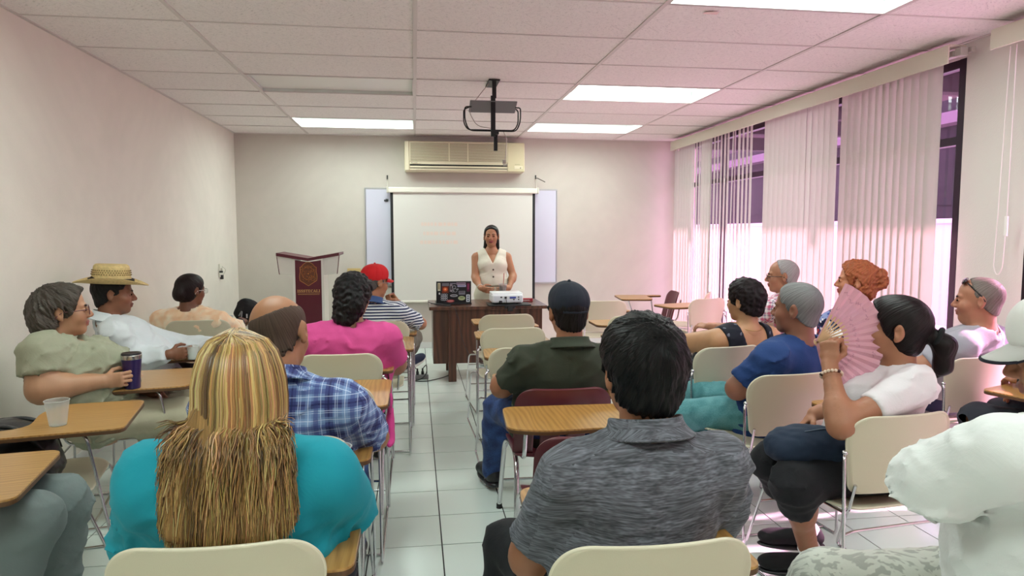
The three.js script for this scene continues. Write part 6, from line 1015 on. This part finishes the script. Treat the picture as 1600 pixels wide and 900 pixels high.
// legs at the lower left edge
person({ label: 'person in grey trousers at the lower left edge, only a bent leg in view', at: [-1.64, -2.30], yaw: 80, head: [-1.70, 1.07, -2.30], hs: 1.0, skin: '#a06a4c', noFace: true, skinCell: 0.02, headCell: 0.006, handCell: 0.005,
  legR: { K: [-1.185, 0.53, -2.24], A: [-1.33, 0.09, -2.16], T: [1, 0, 0] }, legL: { K: [-1.20, 0.51, -2.44], A: [-1.24, 0.09, -2.46], T: [1, 0, 0] }, build: { leg: 1.15 },
  shirt: { mat: cloth('#39424a'), len: 0.7, cell: 0.018 }, pants: { mat: cloth('#6d7675'), amp: 0.007, loose: 0.016, cell: 0.010 }, shoes: { mat: blackShoe }, hair: { mat: hairMat('#241c1a'), cell: 0.007 } });
// hand with a wristwatch at the right edge
person({ label: 'person with a dark wristwatch at the right edge, only one hand in view', at: [3.02, -2.62], yaw: -24, head: [3.04, 1.09, -2.54], hs: 1.0, skin: '#96613f', noFace: true, skinCell: 0.02, headCell: 0.006,
  armL: { E: [2.83, 0.72, -2.66], W: [2.86, 0.715, -2.86], hand: 'relax' }, shirt: { mat: cloth('#4c5a50'), len: 0.8, cell: 0.018 }, pants: { mat: cloth('#2b2d36'), cell: 0.018 }, shoes: { mat: blackShoe }, hair: { mat: hairMat('#241c1a'), cell: 0.007 },
  extra: (c) => mesh('watch', c.off(sweep(Array.from({ length: 17 }, (_, i) => { const a = i / 8 * Math.PI, d = c.arms.L.E.clone().sub(c.arms.L.W).normalize(), u = d.clone().cross(V(0, 1, 0)).normalize(), w = u.clone().cross(d); return c.arms.L.W.clone().lerp(c.arms.L.E, 0.08).addScaledVector(u, Math.cos(a) * 0.031).addScaledVector(w, Math.sin(a) * 0.031); }), () => 0.008, 6, 1, false)), std('#17161a', 0.4), c.t) });
// ---------------------------------------------------------------- cups, bags and the fan
const clearPlastic = phys('#f4f6f6', 0.22, { transmission: 0.75, thickness: 0, ior: 1.15 }), frosted = phys('#f0f2f0', 0.3, { transmission: 0.72, thickness: 0, ior: 1.1 });
function cup(label, x, y, z, h, r0, r1, mat, liquid) {
  const t = thing('plastic_cup', label, 'cup', [x, y, z]);
  const pr = [[0.001, 0.003], [r0, 0.003], [r0 + 0.001, 0.006], [lerp(r0, r1, 0.5), h * 0.5], [r1, h]].map((p) => new THREE.Vector2(...p));
  mesh('wall', new THREE.LatheGeometry(pr, 36), mat, t); mesh('rim', new THREE.TorusGeometry(r1 + 0.0006, 0.0019, 8, 36).rotateX(Math.PI / 2).translate(0, h, 0), mat, t);
  mesh('base', cyl(r0, r0, 0.002, 0, 0.002, 0, 28), mat, t);
  if (liquid) { const k = liquid.level, ra = r0 - 0.0015, rb = lerp(r0, r1, k) - 0.0015; mesh(liquid.name ?? 'drink', new THREE.CylinderGeometry(rb, ra, h * k - 0.006, 28).translate(0, 0.005 + (h * k - 0.006) / 2, 0), liquid.mat, t); }
  return t;
}
const TOP = 0.6735;
cup('empty clear plastic cup on the tablet of the chair with the black handbag', -1.375, TOP, -2.83, 0.098, 0.029, 0.042, frosted);
cup('clear cup with ice water beside the elbow of the plaid shirt', -0.262, TOP, -2.72, 0.088, 0.030, 0.044, clearPlastic, { level: 0.35, mat: phys('#e9efe9', 0.2, { transmission: 0.7, thickness: 0 }) });
cup('clear cup with a little green drink on the tablet beside the turquoise sleeve', -0.243, TOP, -2.10, 0.095, 0.030, 0.044, clearPlastic, { level: 0.28, mat: std('#7fae3a', 0.4) });
cup('clear cup mostly hidden behind the plaid shoulder', -0.345, TOP, -2.79, 0.090, 0.030, 0.044, clearPlastic);
cup('small white cup held by the man in the straw hat', -1.300, TOP, -4.215, 0.078, 0.026, 0.036, frosted, { level: 0.8, name: 'ice', mat: std('#e8ece6', 0.5) });
cup('small clear cup in front of the peach shirt, near the black bag', -1.47, TOP, -5.68, 0.08, 0.026, 0.036, frosted);
{ // tumbler
  const t = thing('tumbler', 'tall purple insulated tumbler with a steel rim and dark lid', 'tumbler', [-1.345, TOP, -3.465]), purple = phys('#33245c', 0.32, { metalness: 0.35, clearcoat: 0.4 }), steel = std('#b9b6b4', 0.25, { metalness: 0.9 });
  mesh('shell', new THREE.LatheGeometry([[0.001, 0], [0.032, 0], [0.035, 0.004], [0.0365, 0.06], [0.043, 0.135], [0.0435, 0.142]].map((p) => new THREE.Vector2(...p)), 40), purple, t);
  mesh('steel_rim', new THREE.LatheGeometry([[0.0435, 0.142], [0.0445, 0.146], [0.0450, 0.160], [0.0445, 0.163], [0.040, 0.164]].map((p) => new THREE.Vector2(...p)), 40), steel, t);
  mesh('lid', new THREE.LatheGeometry([[0.044, 0.160], [0.0445, 0.168], [0.042, 0.172], [0.036, 0.170], [0.001, 0.168]].map((p) => new THREE.Vector2(...p)), 40), std('#17141a', 0.3), t);
}
{ // speaker's drink
  const t = cup('iced coffee in a clear cup with a red straw in the speaker hand', 0.900, 0.775, -7.075, 0.105, 0.030, 0.044, clearPlastic, { level: 0.86, name: 'coffee', mat: phys('#6b4028', 0.25) });
  mesh('straw', tube([[0.004, 0.012, 0.0], [0.012, 0.215, 0.008]], 0.0035, 8, 0), std('#b8342e', 0.4), t);
}
// bags
function bagMesh(t, name, prims, mat, amp = 0.008, cell = 0.008) { return mesh(name, boxUV(fieldMesh(prims, cell, (F) => F.warp((x, y, z) => amp * (noise(x * 14, y * 14, z * 14) + 0.5 * (0.4 - Math.abs(noise(x * 22, y * 30, z * 22)) * 2))), 1)), mat, t); }
const leather = phys('#16171b', 0.38, { clearcoat: 0.25, clearcoatRoughness: 0.4, bumpMap: bumpRep(fineGrain, 12, 12), bumpScale: 0.0006 }), canvasBlack = cloth('#121216');
{ const t = thing('handbag', 'black leather handbag slumped on the empty chair by the wall', 'handbag', [-1.58, 0.43, -2.90]);
  bagMesh(t, 'bag_body', [[ell(V(0, 0.115, 0), [0.16, 0.135, 0.13]), 0.04], [ell(V(0.05, 0.07, 0.10), [0.13, 0.085, 0.10]), 0.05], [ell(V(-0.05, 0.17, 0.02), [0.12, 0.07, 0.10]), 0.05], [ell(V(0.10, 0.06, 0.02), [0.08, 0.06, 0.12]), 0.04]], leather, 0.010);
  for (const z of [-0.05, 0.05]) mesh('handle', tube([[-0.12, 0.19, z], [-0.09, 0.235, z * 1.4], [0.03, 0.245, z * 1.2], [0.11, 0.20, z * 1.6], [0.15, 0.12, z]], 0.009, 8, 0.06), leather, t);
  mesh('buckle', new THREE.TorusGeometry(0.016, 0.004, 8, 18).translate(0.12, 0.10, 0.155), MC.chrome, t); }
{ const t = thing('backpack', 'black bag with a grey tag on a tablet in the far left corner', 'bag', [-1.33, TOP, -5.93]);
  bagMesh(t, 'bag_body', [[ell(V(-0.03, 0.075, 0), [0.13, 0.085, 0.10]), 0.03], [ell(V(-0.06, 0.13, 0), [0.075, 0.07, 0.07]), 0.03], [ell(V(0.09, 0.045, 0.02), [0.09, 0.045, 0.07]), 0.03]], canvasBlack, 0.008); mesh('strap', tube([[-0.10, 0.06, 0.09], [-0.07, 0.11, 0.105], [-0.08, 0.03, 0.11]], 0.006, 7, 0.03), std('#8d8f94', 0.5), t); mesh('tag', rbox(0.012, 0.035, 0.004, 0.002, -0.035, 0.06, 0.103), std('#c9cbd0', 0.5), t); }
{ const t = thing('tote_bag', 'bright pink cloth bag hanging at the side of the chair with the pink top', 'bag', [-0.118, 0.50, -3.08]);
  bagMesh(t, 'bag_body', [[ecap(V(0, 0.0, 0.04), V(0, 0.12, 0), 0.10, 0.022, 0.075, 0.014, V(0, 0, 1)), 0.02]], cloth('#d03c88'), 0.006); for (const z of [-0.04, 0.05]) mesh('handle', tube([[0, 0.12, z], [0.008, 0.165, z * 0.6], [0.004, 0.195, 0]], 0.006, 7, 0.02), cloth('#b23274'), t); }
{ const t = thing('sling_bag', 'dark blue cloth bag on the lap of the woman with the fan', 'bag', [1.47, 0.56, -2.40]);
  bagMesh(t, 'bag_body', [[ell(V(0, 0.055, 0), [0.14, 0.065, 0.11]), 0.04], [ell(V(0.10, 0.05, 0.03), [0.11, 0.055, 0.10]), 0.04], [ell(V(-0.06, 0.03, 0.0), [0.09, 0.05, 0.09]), 0.04]], cloth('#16263c'), 0.008); mesh('zip', tube([[-0.03, 0.112, 0.05], [0.05, 0.122, 0.055], [0.13, 0.108, 0.06]], 0.003, 6, 0.02), std('#4a5668', 0.4), t); mesh('strap', tube([[0.14, 0.09, 0.0], [0.20, 0.12, 0.02], [0.24, 0.10, 0.05]], 0.007, 7, 0.03), cloth('#0f1b2c'), t); }
{ const t = thing('cushion', 'teal cushion on the maroon chair under the red-haired woman', 'cushion', [2.68, 0.432, -4.06], -0.3); bagMesh(t, 'cover', [[ecap(V(0, 0.022, -0.10), V(0, 0.022, 0.10), 0.19, 0.026, 0.19, 0.026, V(1, 0, 0)), 0.02]], cloth('#1b8a74'), 0.004); mesh('piping', tube([[-0.185, 0.022, -0.12], [0.185, 0.022, -0.12], [0.185, 0.022, 0.12], [-0.185, 0.022, 0.12], [-0.185, 0.022, -0.11]], 0.005, 6, 0.05), cloth('#136a58'), t); }
{ // reading glasses hooked on the collar
  const t = thing('eyeglasses', 'dark-rimmed glasses hooked on the collar of the white T-shirt', 'glasses', [1.640, 0.828, -2.42]); t.rotation.set(0.55, -1.15, 0.5);
  const g = []; for (const m of [-1, 1]) { g.push(new THREE.TorusGeometry(0.024, 0.0021, 7, 28).scale(1.1, 0.82, 1).translate(m * 0.031, 0, 0)); }
  mesh('rim', g[0], SK.dark, t); mesh('rim', g[1], SK.dark, t); mesh('bridge', tube([[-0.008, 0.004, 0], [0, 0.009, 0.002], [0.008, 0.004, 0]], 0.002, 6, 0.004), SK.dark, t);
  for (const m of [-1, 1]) { mesh('lens', new THREE.CircleGeometry(0.023, 24).scale(1.1, 0.82, 1).translate(m * 0.031, 0, 0), SK.lens, t); mesh('temple', tube([[m * 0.056, 0.004, 0], [m * 0.058, 0.004, -0.05], [m * 0.05, -0.01, -0.12]], 0.002, 6, 0.02), SK.dark, t); } }
{ // folding fan
  const t = thing('folding_fan', 'open pink folding fan with wooden sticks and faint dark writing', 'fan', [1.520, 1.000, -2.42]); t.rotation.order = 'YXZ'; t.rotation.set(0.04, -0.26, 0.0);
  const n = 17, a0 = rad(-74), a1 = rad(66), r0 = 0.098, r1 = 0.245, wood = std('#d9b48c', 0.5), zig = 0.006;
  const P = (a, r, z) => V(Math.cos(a) * r, Math.sin(a) * r, z), pos = [], uv = [], idx = [];
  for (let k = 0; k <= 2 * n; k++) { const a = lerp(a0, a1, k / (2 * n)), z = (k % 2 ? 1 : -1) * zig; for (const [j, r] of [[0, r0], [1, r1]]) { const p = P(a, r, z * (r / r1)); pos.push(p.x, p.y, p.z); uv.push(k / (2 * n), j); } if (k) { const b = k * 2; idx.push(b - 2, b - 1, b, b, b - 1, b + 1); } }
  let lg = new THREE.BufferGeometry(); lg.setAttribute('position', new THREE.Float32BufferAttribute(pos, 3)); lg.setAttribute('uv', new THREE.Float32BufferAttribute(uv, 2)); lg.setIndex(idx); lg = lg.toNonIndexed(); lg.computeVertexNormals();
  const print = canvasTex(1024, 256, (c, w, h) => { c.fillStyle = '#e6aebd'; c.fillRect(0, 0, w, h); reseed(77); c.strokeStyle = 'rgba(150,90,112,0.6)'; c.lineWidth = 2.2; for (let k = 0; k < n; k++) for (let q = 0; q < 2; q++) { let x = (k + 0.15) / n * w, y = h * (0.22 + 0.4 * q + 0.12 * rnd()); if (rnd() < 0.35) continue; c.beginPath(); c.moveTo(x, y); for (let i = 0; i < 9; i++) { x += 5; c.lineTo(x, y + (rnd() - 0.5) * 26); } c.stroke(); } });
  mesh('leaf', lg, phys('#ffffff', 0.75, { map: print, transmission: 0.3, thickness: 0 }), t);
  for (let k = 0; k <= n; k++) { const a = lerp(a0, a1, k / n), g = boxUV(new THREE.BoxGeometry(r0 + 0.03, 0.0062, 0.0014).translate((r0 + 0.03) / 2 - 0.012, 0, 0)); const m = mesh('rib', g, wood, t); m.rotation.z = a; m.position.z = 0.0008 * (k - n / 2) * 0.6; }
  for (const a of [a0 - 0.01, a1 + 0.01]) { const m = mesh('guard_stick', boxUV(new THREE.BoxGeometry(r1 + 0.01, 0.011, 0.0026).translate(r1 / 2 - 0.006, 0, 0)), std('#dba2b0', 0.5), t); m.rotation.z = a; }
  mesh('rivet', cyl(0.004, 0.004, 0.014, 0, 0, 0, 12).rotateX(Math.PI / 2), MC.chrome, t);
}
renderer.render(scene, camera);
